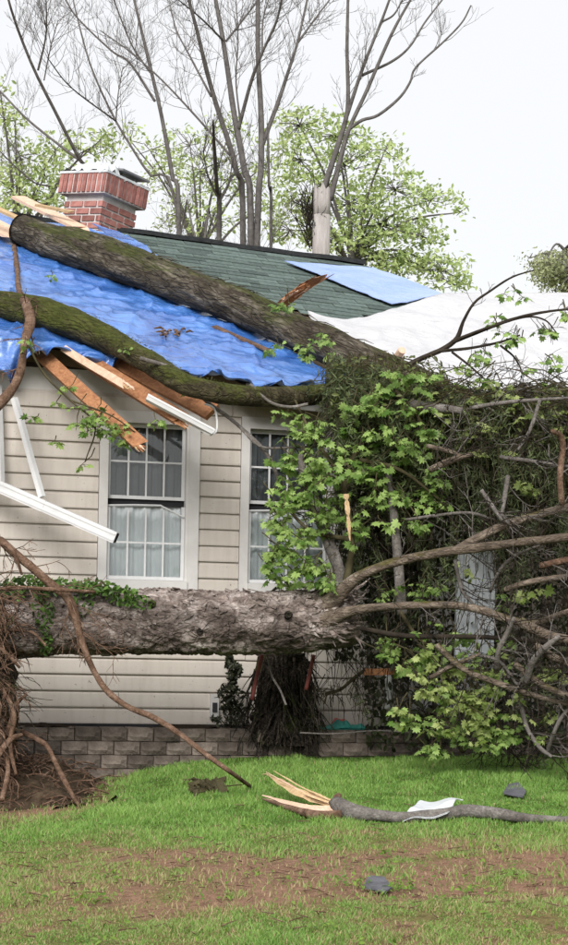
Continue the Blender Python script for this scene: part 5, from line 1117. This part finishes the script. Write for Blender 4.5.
# ------------------------------------------------------------------ trees behind the house
GB = 0.62
def far_tree(root, limbs, Y, tw_n, tw_L, mat='far', dY=1.2, twr=.009):
    q = MB(); done = []
    for k, (pts, r0, r1) in enumerate(limbs):
        off = rng.normal(0, dY); l_ = []; base_ = pts[0][1] > 218; Y0 = Y
        if not base_ and done:
            A = np.vstack(done); d = A - CAM; uu = CX + (d @ RX) / d[:, 1] * F; vv = CY - (d @ UX) / d[:, 1] * F
            Y0 = A[np.argmin((uu - pts[0][0]) ** 2 + (vv - pts[0][1]) ** 2)][1]
        for i, (u, v) in enumerate(pts): l_.append(P(u, v, Y0 + off * i / max(len(pts) - 1, 1)))
        l_ = np.array(l_); done.append(resample(l_, 60))
        if base_: l_ = np.vstack([[l_[0][0] - (l_[1][0] - l_[0][0]) * .6, l_[0][1], GB - .1], l_])
        r = np.linspace(r0, r1, len(l_)) * .74; qq = MB(); qq.tube(l_, r * Y / F, 8, 44, .06, 5); qq.obj('trunk' if base_ else 'limb', MT[mat], root, smooth=True)
        fine = resample(l_, 30); twigs_on(q, fine[(8 if base_ else 2):], tw_n, tw_L, twr, 2, .5, .1, 3, .6)
    q.obj('twigs', MT[mat], root, kind='stuff')
t = thing('bare_tree', np.array([P(248, 240, 27)[0], 27, GB]), 'tall bare tree with several stems rising behind the middle of the roof', 'tree')
far_tree(t, [([(243, 239), (236, 169), (217, 107), (206, 68), (198, 34), (188, -4), (180, -40)], 4.6, 1.6), ([(251, 239), (244, 169), (234, 113), (227, 65), (221, 28), (215, -4), (208, -50)], 5, 2.4), ([(257, 239), (261, 169), (261, 113), (258, 56), (258, -4), (257, -50)], 5, 2.6), ([(238, 130), (251, 82), (262, 53), (276, 22), (283, -6)], 2.6, 1.3), ([(262, 145), (278, 102), (290, 66), (298, 40), (308, -4)], 3.2, 1.4), ([(298, 42), (314, 20), (332, -4)], 1.6, .9), ([(271, 239), (269, 185), (268, 130)], 2.8, 1.4), ([(224, 41), (201, 18), (174, -4)], 1.5, .8), ([(226, 41), (241, 22), (256, 2), (262, -10)], 1.6, 1), ([(230, 155), (195, 115), (160, 78), (128, 50), (100, 30)], 1.7, .7), ([(211, 96), (191, 58), (177, 31), (170, 5)], 1.5, .8), ([(240, 120), (236, 80), (238, 40), (236, 0)], 1.3, .8), ([(262, 53), (263, 20), (270, -6)], 1.5, .8)], 27, 16, .9, twr=.006)
t = thing('bare_tree', np.array([P(178, 236, 28)[0], 28, GB]), 'slender bare tree standing right of the chimney', 'tree')
far_tree(t, [([(179, 237), (172, 175), (161, 113), (151, 70), (141, 28), (133, -6), (126, -40)], 3.6, 1.4), ([(178, 228), (147, 172), (116, 121), (92, 69), (79, 24), (72, -6)], 2.0, .9), ([(155, 101), (130, 63), (111, 50), (77, 17), (64, -4)], 1.9, .9), ([(116, 121), (71, 87), (47, 57)], 1.2, .6), ([(116, 120), (118, 95), (123, 66)], .9, .5), ([(150, 72), (132, 45), (116, 5), (112, -10)], 1.4, .8), ([(181, 232), (196, 243), (205, 252)], 1.4, 1.2)], 28, 15, .85, twr=.0055)
t = thing('bare_tree', np.array([P(84, 240, 29)[0], 29, GB]), 'bare tree leaning left from behind the chimney', 'tree')
far_tree(t, [([(108, 240), (95, 185), (79, 158), (55, 111), (34, 69), (16, 24), (7, -6)], 3.2, 1.5), ([(90, 168), (77, 158), (48, 136), (24, 116), (0, 91), (-20, 75)], 2.0, 1.1), ([(38, 70), (46, 34), (46, -5)], 1.4, .8), ([(50, 186), (34, 182), (14, 165), (-5, 146)], 1.2, .8), ([(44, 80), (50, 50), (58, 20)], .9, .6)], 29, 15, .85, twr=.0055)
t = thing('bare_tree', np.array([P(217, 240, 26)[0], 26, GB]), 'short forked bare sapling between the two slender trees', 'tree')
far_tree(t, [([(219, 240), (217, 190), (214, 141), (213, 120)], 4.4, 1.2), ([(217, 196), (208, 175), (203, 150)], 1.4, .7), ([(218, 205), (228, 185), (233, 160)], 1.2, .7), ([(204, 245), (212, 228), (217, 215)], 1.4, 1.8)], 26, 10, .6)
t = thing('snapped_tree', np.array([P(321, 252, 25)[0], 25, GB]), 'thick grey trunk snapped off above the ridge with thin shoots rising from it', 'tree')
q = MB(); b0 = P(321, 254, 25); b1 = P(322, 192, 25); q.tube([np.array([b0[0], 25, GB - .1]), b0, (b0 + b1) / 2, b1], [.135, .125, .12, .115], 16, 40, .10, 6, True, None, 4, .12); q.obj('trunk', MT['stub'], t, smooth=True)
sh_ = [([(322, 194), (333, 160), (346, 118), (348, 92), (347, 50), (348, -5)], 3.2, 1.4), ([(330, 200), (340, 160), (349, 129), (366, 92), (392, 33), (413, -5)], 3.0, 1.2), ([(346, 118), (363, 67), (381, 22), (391, -5)], 2.0, 1.1), ([(349, 129), (362, 120), (378, 115), (399, 98), (410, 82), (416, 67), (444, 41), (462, 22), (471, 5)], 1.8, .7), ([(362, 75), (392, 61), (410, 46), (425, 22), (445, -4)], 1.5, .8), ([(381, 22), (394, 14), (404, -4)], 1.1, .7)]
q = MB()
for pts, r0, r1 in sh_:
    l_ = pl(pts, 25, rng.normal(0, .5)); qq = MB(); qq.tube(l_, np.linspace(r0, r1, len(l_)) * 25 / F, 7, 44, .06, 6); qq.obj('shoot', MT['far'], t, smooth=True); twigs_on(q, resample(l_, 26), 5, .6, .006, 2, .5, .3, 3, .55)
q.obj('twigs', MT['far'], t, kind='stuff')
q = MB()
for k in range(30): grow(q, P(rng.uniform(306, 314), rng.uniform(215, 252), 25), np.array([rng.normal(-.1, .3), 0, 1]), rng.uniform(.2, .6), .012, 1, .2, 4, .4)
q.obj('ivy_stems', MT['stump'], t, kind='stuff')

def leafy_far(loc_u, Y, label, clumps, c1, c2, size, trunk_v=250, nstem=3):
    t = thing('leafy_tree', np.array([P(loc_u, 250, Y)[0], Y, GB]), label, 'tree'); b = np.array([P(loc_u, 250, Y)[0], Y, GB - .1]); q = MB(); tips = []
    q.tube([b, b + UP * 2.5, P(loc_u, trunk_v, Y)], [.14, .11, .08], 10, 24, .08, 4); q.obj('trunk', MT['far'], t, smooth=True)
    q = MB(); qq = MB(); tw = MB()
    for (u, v, ru, rv, n) in clumps:
        c = P(u, v, Y + rng.normal(0, .7)); s0 = P(loc_u, trunk_v + rng.uniform(-2, 25), Y); m = (s0 + c) / 2 + np.array([0, 0, .25]); qq.tube([s0, m, c], [.035, .022, .01], 6, 12, .1)
        k = 0; n = int(n * 2.5)
        while k < n:
            a = rng.uniform(0, 6.28); r = math.sqrt(rng.random()); p = P(u + ru * r * math.cos(a), v + rv * r * math.sin(a), Y + rng.normal(0, .6)); m_ = int(rng.integers(5, 14)); 
            if rng.random() < .35: tw.tube([c, (c + p) / 2 + rng.normal(0, .08, 3), p], [.012, .008, .004], 3, None, cap=False)
            leaves(q, p + rng.normal(0, .085, (m_, 3)) * np.array([1.3, 1, .8]), rng.uniform(size[0], size[1], m_), 'oval', c1, c2, (0, -.4, .8), .8); k += m_
    q.obj('crown', MT['leafcol'], t); qq.obj('limbs', MT['far'], t); tw.obj('twigs', MT['far'], t, kind='stuff')
FC1, FC2 = (.26, .36, .11), (.54, .63, .28)
leafy_far(352, 33, 'pale green leafy tree spreading right of the snapped trunk', [(300, 125, 28, 18, 130), (335, 135, 35, 22, 170), (300, 160, 30, 22, 150), (345, 165, 40, 24, 200), (385, 150, 30, 16, 80), (395, 190, 40, 20, 190), (350, 205, 40, 22, 260), (430, 200, 30, 12, 80), (300, 200, 30, 25, 160), (380, 225, 45, 16, 300), (345, 240, 40, 14, 240), (420, 235, 25, 14, 130), (440, 268, 30, 14, 170), (405, 262, 30, 14, 150), (455, 285, 22, 8, 60), (290, 230, 25, 16, 120), (460, 212, 8, 5, 12), (380, 265, 30, 14, 130)], FC1, FC2, (.06, .13))
leafy_far(200, 35, 'thin green leafed tree glimpsed between the bare stems', [(150, 150, 30, 18, 60), (190, 145, 30, 20, 80), (230, 130, 20, 18, 60), (200, 170, 40, 22, 120), (165, 180, 30, 20, 80), (230, 180, 30, 24, 100), (205, 215, 40, 18, 140), (270, 160, 20, 26, 90), (275, 205, 20, 22, 80), (130, 140, 18, 14, 30), (170, 215, 20, 14, 40)], FC1, FC2, (.055, .12))
leafy_far(18, 31, 'bright green leafy tree at the left edge behind the roof', [(12, 190, 24, 20, 170), (35, 200, 28, 14, 150), (20, 155, 28, 18, 90), (55, 150, 28, 16, 80), (85, 150, 28, 14, 70), (45, 175, 26, 14, 90), (5, 120, 12, 16, 50), (15, 120, 8, 6, 14), (100, 140, 14, 12, 36), (0, 90, 5, 10, 20), (70, 182, 22, 10, 40)], FC1, FC2, (.06, .125))
leafy_far(566, 36, 'olive green tree top at the far right beyond the white tarp', [(560, 265, 20, 14, 330), (550, 275, 18, 12, 260), (575, 270, 25, 18, 300), (545, 262, 10, 10, 60), (562, 285, 22, 8, 160), (600, 270, 25, 20, 200), (530, 258, 6, 5, 10)], (.22, .25, .11), (.42, .45, .25), (.05, .10))
